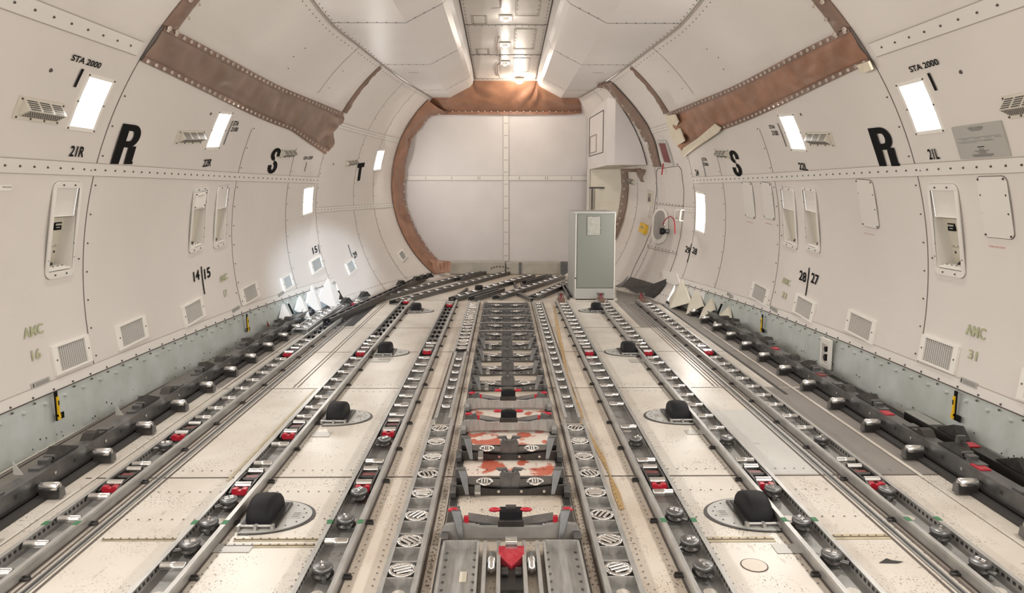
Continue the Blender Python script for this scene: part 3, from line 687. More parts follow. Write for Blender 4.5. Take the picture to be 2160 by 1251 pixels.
t, b, f, o, wd, h = panel_on([(-60,388),(23,390),(21,402),(-60,401)], 'smoke_placard', 'white rounded label at the left edge of the photo', 'placard', 'fixture', .003, rad=.01)
b.build('plate', t, o); local_text(f, o, t, 'TURN DOWN', wd * .36, h * .12, .075, .009, 'ink', .008)
# red pouch near the far right
t, b, f, o, wd, h = panel_on([(1391,296),(1407,293),(1420,346),(1400,350)], 'equipment_pouch', 'tall pouch with red window hanging by the brown arch on the right', 'pouch', 'placard', .012, rad=.01)
b.build('pouch_body', t, o); b = MB(f); b.box((0, 0, .02), (wd * .62, h * .76, .012), 'red_d'); b.build('red_window', t, o)['label'] = 'dark red clear window'
local_text(f, o, t, 'LIFE', 0, -h * .2, wd * .5, h * .14, 'fixture', .028, name='white_lettering')
b = MB(f)
for k in range(4):
    for y in (-.45, .45): b.box(((-.36 + .24 * k) * wd, y * h, .018), (wd * .1, h * .06, .003), 'fixture')
b.build('stitching', t, o)
p0 = W(1399, 345); b = MB(); b.cyl(p0, p0 + Vector((-.03, -.06, -.17)), .01, 'red', 8); tag(b.build('red_strap', None, p0), 'short red strap hanging below the pouch at the right arch', 'strap')

# ------------------------------------------------------------------ handles in the kick panels, outlet box
for pt, pb, s_, lab in (((107,840),(120,887),-1, 'yellow crank handle in the nearest slot of the left kick panel'), ((515,674),(521,700),-1, 'yellow crank handle in the far slot of the left kick panel'),
                    ((2018,840),(2014,885),1, 'yellow crank handle in the nearest slot of the right kick panel'), ((1617,675),(1608,700),1, 'yellow crank handle in the far slot of the right kick panel')):
    x_in = None
    for Dq in [3 + .01 * k for k in range(700)]:
        p = atY(pb[0], pb[1], Dq); ref = wp(s_, Dq, .2)
        if abs(p.x) >= abs(ref.x) - .012: x_in = p; break
    D = x_in.y; xx = x_in.x - s_ * .004; zb = x_in.z + .0; zt = zb + .19
    t = thing('crank_handle', lab, 'handle', (xx, D, zb), 'yellow crank handles')
    sg = 1 if s_ > 0 else -1
    b = MB(); b.box((-s_ * .002, 0, .095), (.006, .03, .19), 'black_p'); b.box((-s_ * .002, -sg * .03 * 1, .02), (.006, .075, .04), 'black_p'); b.build('slot_plate', t)
    b = MB(); b.box((-s_ * .009, .004, .09), (.01, .018, .13), 'yellow'); b.box((-s_ * .009, .007, .022), (.012, .024, .035), 'yellow'); b.box((-s_ * .015, .004, .115), (.004, .008, .03), 'black_p'); b.build('lever', t)['label'] = 'yellow painted lever'
for pt, pb, s_, lab in (((603,641),(613,662),-1,'black slot in the white cover left of the tarps on the left'), ((1528,641),(1519,662),1,'black slot between the white pyramids on the right')):
    t_ = W(*pt); u_ = W(*pb); b = MB(); b.tube([Vector((t_.x - s_ * .03, t_.y, t_.z)), Vector((u_.x - s_ * .03, u_.y, u_.z))], .012, 'black_p', 6)
    tag(b.build('slot_handle', None, t_), lab, 'handle')
P = [atY(1745, 745, D_) for D_ in [5 + .01 * k for k in range(300)]]
p = next(p for p in P if p.x >= wp(1, p.y, .17).x - .01); D, xx = p.y, p.x - .012
t = thing('outlet_box', 'white outlet box with two black sockets set in the right kick panel', 'outlet box', (xx, D, .05))
b = MB()
for c, d in (((0, -.075, .13), (.03, .03, .26)), ((0, .075, .13), (.03, .03, .26)), ((0, 0, .02), (.03, .13, .04)), ((0, 0, .235), (.03, .13, .05)), ((.02, 0, .13), (.004, .13, .2))): b.box(c, d, 'fixture')
b.build('housing', t, bevel=.003); 
for z, r in ((.165, .024), (.09, .03)):
    b = MB(); b.cyl((.018, 0, z), (-.01, 0, z), r, 'black', 12); b.cyl((-.01, 0, z), (-.014, 0, z), r * .6, 'dark', 10); b.build('socket', t)

# ------------------------------------------------------------------ brown fabric bands
def band_obj(rows, name, parent, m, thick=.012, puff=.015, nu=60, nv=10, seed=0, origin=(0, 0, 0), hem=True, wr=None):
    """rows: two polylines of world points (same count); cloth between them, sagging and wrinkled."""
    A, B = rows; n = len(A)
    def lerp(P, u):
        x = u * (n - 1); i = min(int(x), n - 2); return P[i].lerp(P[i + 1], x - i)
    inward = Vector((0, 0, 0))
    b = MB(); o = Vector(origin)
    def fn(u, v, k=0):
        a, c = lerp(A, u), lerp(B, u); p = a.lerp(c, v); cen = Vector((CXW, p.y - .6, 1.6)); d = (cen - p).normalized()
        w_ = sin(pi * v) ** .6 * puff
        q = noise.noise(Vector((u * 9 + seed, v * 2.2, seed))) * puff * 1.2 + noise.noise(Vector((u * 22 + seed, v * 5, seed * 3))) * puff * .5
        if wr: q += wr(u, v)
        return p + d * (.012 + w_ + q * max(0, sin(pi * v)) + k)
    b.grid(fn, nu, nv, m)
    # edge thickness
    for v in (0, 1):
        for i in range(nu):
            p, q = fn(i / nu, v), fn((i + 1) / nu, v); cen = Vector((CXW, p.y - .6, 1.6)); d = (cen - p).normalized() * .02
            b.put([p, q, q - d, p - d], [(0, 1, 2, 3)], m)
    ob = b.build(name, parent, o if parent else o)
    return ob, fn
def snaps(parent, pts, r, o, seed=0, name='snap_button', face=None):
    base = None; k = 0
    for p in pts:
        cen = Vector((CXW, p.y - 1.2, 1.6)) if face is None else p + Vector(face); d = (cen - p).normalized()
        if base is None:
            b = MB(); b.cyl((0, 0, 0), (0, 0, .006), r, 'snap', 14, r2=r * .85); b.cyl((0, 0, .006), (0, 0, .012), r * .4, 'snap', 10); b.cyl((0, 0, .012), (0, 0, .0135), r * .2, 'rivet', 8)
            base = b.build(name, parent); c = base
        else: c = base.copy(); C.objects.link(c)
        c.location = p + d * .006 - Vector(o); c.rotation_euler = d.to_track_quat('Z', 'Y').to_euler()
def toward(p, d=.05): return p + (Vector((0, 0, H)) - p).normalized() * d
def shifted(p, s, inn): 
    zc, R = prof(p.y); v = Vector((CXW - p.x, 0, zc - p.z)).normalized(); return p + v * inn
for s in (-1, 1):
    side = 'left' if s < 0 else 'right'
    n = 14; zt0, zt1, zb0, zb1 = (2.70, 2.66, 2.47, 2.10)
    A = [wp(s, 5.07 + 5.05 * k / n, zt0 + (zt1 - zt0) * k / n) for k in range(n + 1)]
    B = []
    for k in range(n + 1):
        u = k / n; D = 5.07 + 5.05 * u; z = zb0 + (2.30 - zb0) * min(1, u / .72) + (zb1 - 2.30) * max(0, (u - .72) / .28); B.append(wp(s, D, z))
    o = A[0]
    t = thing('fabric_cover', 'long brown leathery fabric band with white snaps along the %s wall' % side, 'fabric cover', o, 'brown fabric covers')
    def wr(u, v): k_ = max(0, u - .86) / .14; return k_ * (.06 * sin(v * 9 + u * 38) + .05 * abs(sin(v * 5 - u * 30))) + .012 * noise.noise(Vector((u * 30, v * 3, 9)))
    ob, fn = band_obj((A, B), 'fabric_panel', t, 'leather_d' if s < 0 else 'leather', origin=o, seed=3 + s, nu=90, nv=14, wr=wr)
    # hems
    for vv, z_ in ((0, 'top'), (1, 'bottom')):
        hA = [fn(k / 40, vv) for k in range(41)]; v2 = .13 if vv == 0 else .87
        hB = [fn(k / 40, v2) for k in range(41)]
        h_ = MB()
        for i in range(40):
            d = .006; q = [shifted(x, s, d) for x in (hA[i], hA[i + 1], hB[i + 1], hB[i])]; h_.put(q, [(0, 1, 2, 3)], 'hem')
        h_.build('hem', t, o)
    pts = []
    for vv in (.06, .94):
        D = .01
        while D < 1: pts.append(shifted(fn(D, vv), s, .008)); D += .0245
    snaps(t, pts[:96], .0135, o)
    # edge strip upward along the near frame
    A2, B2 = [], []
    for k in range(9):
        z = 2.70 + (3.24 - 2.70) * k / 8; A2.append(wp(s, 5.07, z)); B2.append(wp(s, 5.07 + .14 + .05 * (1 - k / 8), z))
    o2 = A2[0]
    t2 = thing('fabric_edge_strip', 'short brown fabric strip climbing the near frame above the %s band' % side, 'fabric strip', o2, 'brown fabric strips')
    ob, fn2 = band_obj((A2, B2), 'fabric_strip', t2, 'leather_d', puff=.02, nu=30, nv=8, origin=o2, seed=9 + s)
    snaps(t2, [shifted(fn2(k / 6, .8), s, .01) for k in range(7)] + [shifted(fn2(k / 3, .15), s, .01) for k in range(4)], .016, o2)
    # dark gap line at the near frame edge
    # far strip
    A3, B3 = [], []
    for k in range(9):
        z = 2.66 + (3.26 - 2.66) * k / 8; A3.append(wp(s, 10.1, z)); B3.append(wp(s, 10.1 + .20 - .12 * k / 8, z))
    o3 = A3[0]
    t3 = thing('fabric_edge_strip', 'narrow brown fabric strip along the far frame above the %s band' % side, 'fabric strip', o3, 'brown fabric strips')
    band_obj((A3, B3), 'fabric_strip', t3, 'leather_d', puff=.02, nu=30, nv=6, origin=o3, seed=19 + s)
# cream tape patches on the right band
def patch(pts, name, label, cat, m, lift=.05, th=.006, seed=0):
    P = [W(*p) for p in pts]; s = 1 if P[0].x > 0 else -1; P = [shifted(p, s, lift) for p in P]; c = sum(P, Vector()) / len(P); n = len(P); c = c.lerp(shifted(W(sum(p_[0] for p_ in pts) / n, sum(p_[1] for p_ in pts) / n), s, lift), .7)
    N_ = shifted(c, s, .01) - c; c2 = c + N_ * .35
    b = MB(); b.put([c2] + P + [p - N_ * 1.5 for p in P], [(0, k + 1, (k + 1) % n + 1) for k in range(n)] + [(k + 1, (k + 1) % n + 1, n + (k + 1) % n + 1, n + k + 1) for k in range(n)], m)
    o_ = b.build(name, None, c); return tag(o_, label, cat)
patch([(1415,237),(1436,234),(1444,251),(1430,259),(1447,265),(1457,292),(1440,303),(1428,285)], 'tape_patch', 'crumpled cream tape patch at the far end of the right brown band', 'tape', 'cream_tape', .09)
patch([(1442,314),(1480,288),(1516,257),(1529,266),(1524,275),(1470,312),(1447,330)], 'tape_strip', 'cream tape strip along the lower far edge of the right brown band', 'tape', 'cream_tape', .055)
patch([(1818,130),(1843,122),(1851,140),(1828,148)], 'tape_square', 'small cream tape square at the near lower corner of the right brown band', 'tape', 'cream_tape', .045)

# ------------------------------------------------------------------ aft bulkhead
DB = 14.2
b = MB(); b.put([(-2.2, DB, 0), (2.2, DB, 0), (2.2, DB, 3.9), (-2.2, DB, 3.9)], [(0, 1, 2, 3)], 'bulk')
zs_ = 1.85
b.box((.04, DB - .006, 1.7), (.10, .012, 2.9), 'wall2'); b.box((-.2, DB - .008, zs_), (3.6, .012, .085), 'wall2')
for q in (-1, 1): b.box((.04 + q * .052, DB - .008, 1.7), (.006, .012, 2.9), 'seam_light'); b.box((-.2, DB - .010, zs_ + q * .044), (3.6, .012, .005), 'seam_light')
for k in range(12):
    for q in (-.02, .02): b.cyl((.04 + q, DB - .012, .35 + k * .23), (.04 + q, DB - .018, .35 + k * .23), .008, 'rivet', 8)
for x in (-1.5, -1.0, -.5, -.46, .3, .8, .84, 1.3):
    for q in (-.015, .015): b.cyl((x, DB - .014, zs_ + q), (x, DB - .02, zs_ + q), .008, 'rivet', 8)
tag(b.build('wall_back'), kind='structure')
# low padded kerb at foot of the bulkhead
t = thing('bulkhead_kerb', 'low grey green kerb at the foot of the rear bulkhead', 'kerb', (0, DB, 0))
b = MB(); b.box((-.55, -.12, .13), (1.15, .18, .25), 'kerb'); b.box((.62, -.12, .12), (1.15, .18, .24), 'kerb'); b.box((-1.08, -.10, .11), (.2, .2, .22), 'kerb'); b.build('kerb_panel', t, bevel=.02)
b = MB(); b.box((.02 + .29, -.22, .12), (.05, .02, .24), 'gun_l')
for k in range(4): b.cyl((.31, -.23, .04 + .05 * k), (.31, -.24, .04 + .05 * k), .01, 'rivet', 6)
b.build('joint_strap', t)
b = MB()
for k in range(7): a = pi * (.2 + .6 * k / 6); b.box((-.08 - .2 * cos(a), -.215, .08 + .08 * sin(a)), (.03, .004, .025), 'rivet', rx=0)
b.build('stains', t)
p = atY(1190, 565, 13.9); b = MB(); b.box((p.x, 13.9, .14), (.13, .12, .24), 'gun_l'); tag(b.build('corner_block', None, (p.x, 13.9, 0)), 'dark grey block standing behind the metal cabinet at the kerb', 'block')

# brown arch on the left, ring of cloth from lining to bulkhead
Lo = [(905,212),(880,234),(840,290),(828,335),(825,390),(830,430),(838,470),(855,505),(875,537),(897,562),(918,580)]
Li = [(945,238),(905,245),(868,290),(856,335),(850,380),(853,420),(862,455),(880,490),(900,522),(922,548),(935,572)]
A = [shifted(W(*p), -1, .0) for p in Lo]; A = [wp(-1, 13.5, min(max(p.z, .05), 3.24)) for p in A]
B = [atY(*p, DB - .02) for p in Li]
o = A[-1]; t = thing('arch_curtain', 'brown fabric arch curtain between the left lining and the rear bulkhead', 'curtain', o)
ob, fn = band_obj((A, B), 'fabric_panel', t, 'leather', puff=.05, nu=70, nv=12, origin=o, seed=31)
snaps(t, [toward(fn(k / 24, .84)) for k in range(1, 24)], .018, o, face=(.2, -1, 0))
b = MB()
for i in range(40):
    p, q = fn(i / 40, 0), fn((i + 1) / 40, 0); b.cyl(p, q, .008, 'seam', 6)
b.build('edge_cord', t, o)
# foot flap
A = [atY(x, y, 13.7) for x, y in ((905,548),(925,550),(949,552))]; B = [atY(x, y, 13.6) for x, y in ((912,578),(930,576),(948,574))]
o = B[0]; ob, fn = band_obj((A, B), 'fabric_flap', None, 'leather', puff=.03, nu=20, nv=10, origin=o, seed=41); tag(ob, 'loose brown fabric flap on the floor at the foot of the left arch curtain', 'fabric flap')
# top curtain below the ceiling recess
A = []; B = []
for s, x0 in ((-1, 0), (1, 0)):
    pass
prof_l = binp(-1, DE); prof_r = binp(1, DE)
topl = [prof_l[0], prof_l[1], prof_l[2], prof_l[4], prof_l[5], Vector((CXW - .2, DE, zrec(DE))), Vector((CXW + .2, DE, zrec(DE))), prof_r[5], prof_r[4], prof_r[2], prof_r[1], prof_r[0]]
topl = [p + Vector((0, .02, .02)) for p in topl]
botl = [Vector((-1.46 + 2.94 * k / 11, DB - .04, 3.09 if 0 < k < 11 else 3.12)) for k in range(12)]
def wr(u, v): return .05 * noise.noise(Vector((u * 7, v * 3 - u * 4, 5))) + (.035 * sin((u * 60 + v * 6)) * max(0, 1 - abs(u - .62) * 4) * sin(pi * v))
o = botl[0]; t = thing('ceiling_curtain', 'brown fabric curtain lit by the dome lamp at the top of the rear bulkhead', 'curtain', o)
def fn_top(u, v):
    x = u * 11; i = min(int(x), 10); a = topl[i].lerp(topl[i + 1], x - i); c = botl[i].lerp(botl[i + 1], x - i); p = a.lerp(c, v)
    return p + Vector((0, -1, -.4)) * ((sin(pi * v) ** .7 * .05 + wr(u, v) * sin(pi * v)) )
b = MB(); b.grid(fn_top, 110, 20, 'leather'); 
b.grid(lambda u, v: fn_top(u, 1) + Vector((0, -.012, -.06 * v + .0)), 60, 1, 'leather'); b.build('fabric_panel', t, o)
snaps(t, [fn_top(k / 24, 1) + Vector((0, -.025, .0)) for k in range(1, 24)], .015, o, face=(0, -1, 0))

# ------------------------------------------------------------------ rear right: overhead cupboard, side doorway
ztop, zbot = 3.2, 2.02
def Wx(D, z): return wp(1, D, z).x
t = thing('overhead_cupboard', 'white angular overhead cupboard hanging at the right of the rear bulkhead', 'cupboard', (1.75, 13, zbot))
def loc(b, x, y, z): return (x - 1.75, y - 13, z - zbot)
b = MB(); o3 = Vector((1.75, 13, zbot))
D1, D2 = 11.95, 14.18
zz = [zbot + (ztop - zbot) * k / 8 for k in range(9)]
xl_f = atY(1297, 300, D1).x
fr = [(xl_f, D1, zbot)] + [(max(xl_f + .02, Wx(D1, z) - .02), D1, z) for z in zz] + [(xl_f, D1, ztop)]
b.put(fr, [tuple(range(len(fr)))], 'bulk')
b.put([(xl_f, D1, zbot), (xl_f, D1, ztop), (1.70, D1 + .3, ztop), (1.70, D1 + .3, zbot)], [(0, 1, 2, 3)], 'bulk')
b.put([(1.70, D1 + .3, zbot), (1.70, D1 + .3, ztop), (1.60, D2, ztop), (1.60, D2, zbot - .02)], [(0, 1, 2, 3)], 'bulk')
b.put([(xl_f, D1, zbot), (1.70, D1 + .3, zbot), (1.60, D2, zbot), (Wx(D2, zbot), D2, zbot), (Wx(13, zbot), 13, zbot), (Wx(D1, zbot) - .02, D1, zbot)], [(0, 1, 2, 3, 4, 5)], 'cream')
b.build('cupboard_body', t, o3)
b = MB(); x_ = lambda D: 1.70 - (D - D1 - .3) * (.10 / (D2 - D1 - .3)) - .006
def lf(D, z): return (x_(D), D, z)
def rect_on_left(D0, D1_, z0, z1, m, wd_=.012):
    for (a, c) in (((D0, z0), (D1_, z0)), ((D1_, z0), (D1_, z1)), ((D1_, z1), (D0, z1)), ((D0, z1), (D0, z0))): b.tube([lf(*a), lf(*c)], wd_, m, 6)
rect_on_left(12.55, 13.95, 2.25, 2.95, 'seam', .006); rect_on_left(13.2, 13.85, 2.3, 2.6, 'seam_light', .008)
b.build('door_outline', t, o3)
# lower compartment
t = thing('side_partition', 'cream side partition under the overhead cupboard at the rear right', 'partition', (1.7, 13.4, 0))
b = MB(); o3 = Vector((1.7, 13.4, 0))
for k in range(10):
    z0, z1 = zbot * k / 10, zbot * (k + 1) / 10
    b.put([(1.62, 13.95, z0), (Wx(13.4, max(z0, .02)), 13.4, z0), (Wx(13.4, z1), 13.4, z1), (1.62, 13.95, z1)], [(0, 1, 2, 3)], 'cream')
b.build('partition_panel', t, o3)
b = MB(); b.box((1.6, 13.95, 1.0), (.05, .05, 2.0), 'wall2'); b.box((1.76, 13.7, 1.66), (.34, .04, .03), 'gun'); b.box((1.66, 13.84, 1.45), (.03, .03, .4), 'gun'); b.build('frame_post', t, o3)
# brown arch at right
Ro = [(1262,176),(1290,171),(1318,200),(1345,232),(1368,265),(1383,300),(1391,335),(1396,352)]
Ri = [(1262,182),(1282,187),(1303,214),(1327,245),(1350,275),(1366,305),(1376,335),(1379,350)]
A = [W(*p) for p in Ro]; B = [Vector(atY(*p, D1 - .12)) for p in Ri]
A = [Vector((p.x, min(p.y, D1 - .06), p.z)) for p in A]
o = A[-1]; t = thing('arch_curtain', 'brown snapped fabric edging around the white overhead cupboard on the right', 'curtain', o)
ob, fn = band_obj((A, B), 'fabric_panel', t, 'leather_d', puff=.04, nu=60, nv=10, origin=o, seed=51)
snaps(t, [toward(fn(.1 + .87 * k / 11, .62)) for k in range(12)], .022, o, face=(-.2, -1, 0))
b = MB()
for i in range(30):
    p, q = fn(i / 30, 0), fn((i + 1) / 30, 0); b.cyl(p, q, .01, 'seam', 6)
b.build('edge_cord', t, o)
# lower brown strip
Ro = [(1323,356),(1326,395),(1322,430),(1314,465),(1303,495),(1296,510)]; Ri = [(1310,356),(1312,395),(1308,430),(1302,462),(1295,485),(1290,498)]
A = [atY(*p, 13.0) for p in Ro]; B = [atY(*p, 13.05) for p in Ri]
o = A[-1]; t = thing('edge_curtain', 'dark brown snapped strip beside the side partition, behind the metal cabinet', 'curtain', o)
ob, fn = band_obj((A, B), 'fabric_panel', t, 'leather_d', puff=.01, nu=30, nv=6, origin=o, seed=61)
snaps(t, [fn(.04 + k / 11, .5) + Vector((0, -.03, 0)) for k in range(11)], .022, o, face=(0, -1, 0))
A = [atY(x, y, 12.3) for x, y in ((1312,356),(1335,356),(1365,354),(1395,346))]; B = [atY(x, y, 12.3) for x, y in ((1312,362),(1335,363),(1365,361),(1396,354))]
o = A[0]; ob, fn = band_obj((A, B), 'fabric_strip', None, 'leather_d', puff=.02, nu=20, nv=5, origin=o, seed=71); tag(ob, 'brown fabric strip under the overhead cupboard edge', 'fabric strip')
A = [atY(x, y, 12.1) for x, y in ((1345,357),(1366,357))]; B = [atY(x, y, 12.1) for x, y in ((1354,384),(1361,384))]
o = B[0]; ob, fn = band_obj((A, B), 'fabric_tab', None, 'leather_d', puff=.03, nu=8, nv=8, origin=o, seed=81); tag(ob, 'hanging brown fabric tab below the overhead cupboard', 'fabric tab')

# service door in right lining
RD = [(1384,440),(1442,437),(1430,528),(1372,512)]
def wp2(pts, off): return [shifted(W(*p), 1 if p[0] > 1063 else -1, off) for p in pts]
def ring_poly(pts, name, parent, m, off, th=.008, origin=None):
    P = wp2(pts, off); Q = wp2(pts, off - th); n = len(P); b = MB(); b.put(P + Q, [tuple(range(n))] + [(k, (k + 1) % n, n + (k + 1) % n, n + k) for k in range(n)], m); return b.build(name, parent, origin)
o = W(1400, 600); t = thing('service_door', 'white curved side door with a small oval window at the far right', 'door', o)
b = MB()
def wline(pts, r, m, off=.006, bb=None):
    P = []
    for p, q in zip(pts, pts[1:]):
        for k in range(6): P.append(shifted(W(p[0] + (q[0] - p[0]) * k / 6, p[1] + (q[1] - p[1]) * k / 6), 1 if p[0] > 1063 else -1, off))
    P.append(shifted(W(*pts[-1]), 1 if pts[-1][0] > 1063 else -1, off)); bb.tube(P, r, m, 6)
wline([(1385,362),(1386,400),(1381,440),(1372,490),(1358,525),(1340,560),(1328,590)], .0035, 'seam', bb=b)
wline([(1385,362),(1388,356),(1432,350),(1438,358),(1443,400),(1442,450),(1436,500),(1425,545),(1412,580),(1400,605)], .0035, 'seam', bb=b)
wline([(1384,431),(1440,436)], .004, 'seam_light', bb=b); wline([(1366,522),(1430,536)], .005, 'seam_light', bb=b)
for k in range(9):
    for (a, c) in (((1386,428),(1440,434)), ((1368,518),(1428,532))):
        p = W(a[0] + (c[0] - a[0]) * k / 8, a[1] + (c[1] - a[1]) * k / 8); p = shifted(p, 1, .004); b.cyl(p, shifted(p, 1, .01), .007, 'rivet', 6)
b.build('door_outline', t, o)
ov = lambda cx, cy, rx, ry, n=20, tl=0: [(cx + rx * cos(2 * pi * k / n) * (1) + tl * sin(2 * pi * k / n), cy + ry * abs(sin(2 * pi * k / n)) ** .6 * (1 if sin(2 * pi * k / n) > 0 else -1)) for k in range(n)]
ring_poly(ov(1393, 477, 17, 38, tl=-3), 'window_rim', t, 'fixture', .016, .01, o)
ring_poly(ov(1393, 475, 12, 31, tl=-3), 'window_pane', t, 'glass', .022, .004, o)['label'] = 'grey oval window pane'
t2p = shifted(W(1410, 490), 1, .10)
t = thing('door_camera', 'small dark sensor with a red cable loop beside the oval window', 'sensor', t2p)
b = MB(); b.cyl((0, 0, 0), (.10, -.02, 0), .035, 'gun_l', 12); b.cyl((-.03, -.01, 0), (.03, -.01, 0), .05, 'black', 12); b.cyl((.02, -.06, .0), (.03, .01, 0), .03, 'black', 10); b.build('sensor_body', t)
b = MB(); pts = [shifted(W(*p), 1, .07) for p in ((1409,475),(1411,467),(1417,460),(1424,457),(1430,461),(1433,470),(1434,495))]; b.tube(pts, .008, 'red', 8); b.build('red_cable', t, t2p)['label'] = 'curved red cable'
def handle_on(p, q, lab, off=.05):
    P, Q = shifted(W(*p), 1, 0), shifted(W(*q), 1, 0); P2, Q2 = shifted(P, 1, off), shifted(Q, 1, off); b = MB(); b.tube([P, P2, Q2, Q], .013, 'fixture', 8); tag(b.build('grab_handle', None, P), lab, 'handle')
handle_on((1377,434), (1372,458), 'white grab handle left of the oval window door'); handle_on((1433,443), (1430,465), 'white grab handle on the door right of the red cable'); handle_on((1444,443), (1441,466), 'white grab handle just outside the far right door seam')
t, b, f, o, wd, h = panel_on([(1355,474),(1368,472),(1366,493),(1354,492)], 'yellow_box', 'small yellow equipment box on the wall left of the oval window', 'box', 'yellow', .05, rad=.01); b.build('box_body', t, o)
b = MB(f); b.box((0, h * .1, .056), (wd * .5, h * .3, .004), 'tan'); b.build('label_patch', t, o)
t, b, f, o, wd, h = panel_on([(1367,402),(1379,402),(1377,432),(1365,430)], 'switch_panel', 'cream switch panel with toggle above the yellow box', 'switch', 'cream', .01, rad=.004); b.build('plate', t, o)
b = MB(f); b.box((0, 0, .016), (wd * .5, h * .6, .004), 'seam_light'); b.box((0, -h * .15, .024), (wd * .12, h * .3, .02), 'gun'); b.build('toggle', t, o)
patch([(1333,586),(1362,594),(1392,603),(1409,590),(1404,605),(1392,620),(1379,630),(1345,620),(1315,605)], 'door_sill_mat', 'dark grey leathery sill flap under the far right door', 'sill flap', 'gun', .03)
patch([(1300,606),(1318,598),(1328,584),(1316,606)], 'sill_wedge', 'thin dark wedge beside the door sill flap', 'sill flap', 'gun_l', .03)
patch([(1397,570),(1430,578),(1437,600),(1425,603),(1404,594)], 'lining_flap', 'white folded lining edge right of the sill flap', 'lining flap', 'wall2', .02)
# white pyramids
def pyramid(apex, b0, b1, lab, s, m=None, dep=.12):
    m = m or ('tarp' if s < 0 else 'cream')
    a, p, q = W(*apex), W(*b0), W(*b1); a = shifted(a, s, .012); p = shifted(p, s, .02); q = shifted(q, s, .02); p.z = max(p.z, .005); q.z = max(q.z, .005)
    mid = p.lerp(q, .45) + Vector((-s * dep, -.03, 0)); mid.z = .004
    n_ = Vector((s * .03, 0, 0)); o = (p + q) / 2; b = MB(); b.put([a, p, mid, q, a + n_, p + n_, q + n_], [(0, 1, 2), (0, 2, 3), (1, 5, 6, 3, 2), (4, 6, 5), (0, 4, 5, 1), (0, 3, 6, 4)], m)
    tag(b.build('tarp_gusset', None, o), lab, 'cover', 'white pleated covers at the wall foot')
pyramid((691,588),(668,634),(714,622), 'tall white pleated cover lit bluish at the left wall foot', -1)
pyramid((657,602),(645,640),(672,632), 'middle white pleated cover lit bluish on the left', -1); pyramid((632,625),(622,655),(645,645), 'low bluish pleated cover beside the far left guide rail', -1)
pyramid((598,642),(590,672),(612,664), 'nearest bluish pleated cover beside the slot on the left', -1)
pyramid((1440,590),(1414,632),(1458,640), 'tallest cream pleated cover at the right wall foot', 1); pyramid((1470,610),(1456,640),(1484,648), 'second cream pleated cover from the door on the right', 1)
pyramid((1502,630),(1486,652),(1508,656), 'small cream pleated cover between the slot and the tall ones', 1); pyramid((1538,648),(1514,668),(1542,672), 'nearest cream pleated cover where the grey kick panel ends', 1)

# ------------------------------------------------------------------ metal cabinet
cp = Vector((1.325, 10.66, 0))
t = thing('metal_cabinet', 'tall sage green metal cabinet with film covered notice standing at the floor end', 'cabinet', cp)
b = MB(); b.box((0, .5, .66), (.6, .98, 1.28), 'cab_w'); b.build('body', t, bevel=.012)
b = MB(); b.box((.02, -.005, .73), (.54, .02, 1.08), 'cab'); b.build('door', t, bevel=.004)
b = MB(); b.box((.01, -.01, .09), (.57, .02, .17), 'cab_w'); b.build('plinth', t, bevel=.004)
b = MB(); b.box((-.005, .0, 1.29), (.62, .06, .03), 'cab_w'); b.box((-.275, -.008, .66), (.012, .02, 1.24), 'fixture'); b.box((.295, -.008, .66), (.012, .02, 1.24), 'fixture'); b.box((-.275, -.012, .33), (.02, .02, .02), 'gun'); b.build('edge_trim', t)
b = MB(); b.box((-.01, -.02, 1.1), (.20, .008, .27), 'plastic'); b.box((-.01, -.026, 1.235), (.20, .004, .008), 'gun_l'); b.box((.085, -.026, 1.1), (.008, .004, .26), 'gun_l')
for k in range(5): b.box((-.04 + .03 * k, -.027, 1.2 - .032 * k), (.03, .003, .006), 'snap')
for k in range(3): b.box((.03 + .02 * k, -.027, 1.10 - .02 * k), (.02, .003, .005), 'snap')
b.build('notice_pocket', t)['label'] = 'clear film pocket with tape streaks'
b = MB(); b.box((0, .04, -.0 + .012), (.7, .12, .024), 'floor_w'); b.build('base_strip', t)

# ------------------------------------------------------------------ roller trays
def mk_roller(parent, wide=.105):
    b = MB(); L_ = wide / 2; r = .019
    b.lathe((0, 0, 0), [(0, -L_), (r * .9, -L_), (r, -L_ + .004), (r, -.012), (r * 1.03, -.011), (r * 1.03, .011), (r, .012), (r, L_ - .004), (r * .9, L_), (0, L_)], 'steel', 14, 'x')
    b.cyl((-L_ - .016, 0, 0), (L_ + .016, 0, 0), .008, 'gun_l', 6); return b.build('roller', parent)
def mk_swivel(parent):
    b = MB(); b.lathe((0, 0, 0), [(0, -.012), (.036, -.012), (.042, -.006), (.044, .002), (.042, .010), (.037, .013), (0, .013)], 'gun_l', 20)
    b.lathe((0, 0, -.012), [(0, -.022), (.042, -.022), (.046, -.016), (.046, -.010), (.03, -.006), (.03, 0)], 'gun', 20)
    b.cyl((-.07, .0, -.02), (-.035, 0, -.02), .010, 'gun_l', 8)
    for x in (-.013, .013): b.cyl((x - .009, 0, .012), (x + .009, 0, .012), .010, 'chrome', 10)
    return b.build('swivel_caster', parent)
def mk_disc(parent):
    b = MB(); b.lathe((0, 0, 0), [(.058, -.006), (.060, .0), (.057, .005), (.045, .006), (.042, .002), (.042, -.01)], 'chrome', 28)
    b.cyl((0, 0, -.012), (0, 0, -.008), .043, 'dark', 20)
    for x in (-.022, 0, .022):
        l_ = sqrt(.042 ** 2 - x * x) * .9; b.cyl((x - .0, -l_, .002), (x + .0, l_, .002), .0075, 'chrome', 8)
    return b.build('caster_disc', parent)
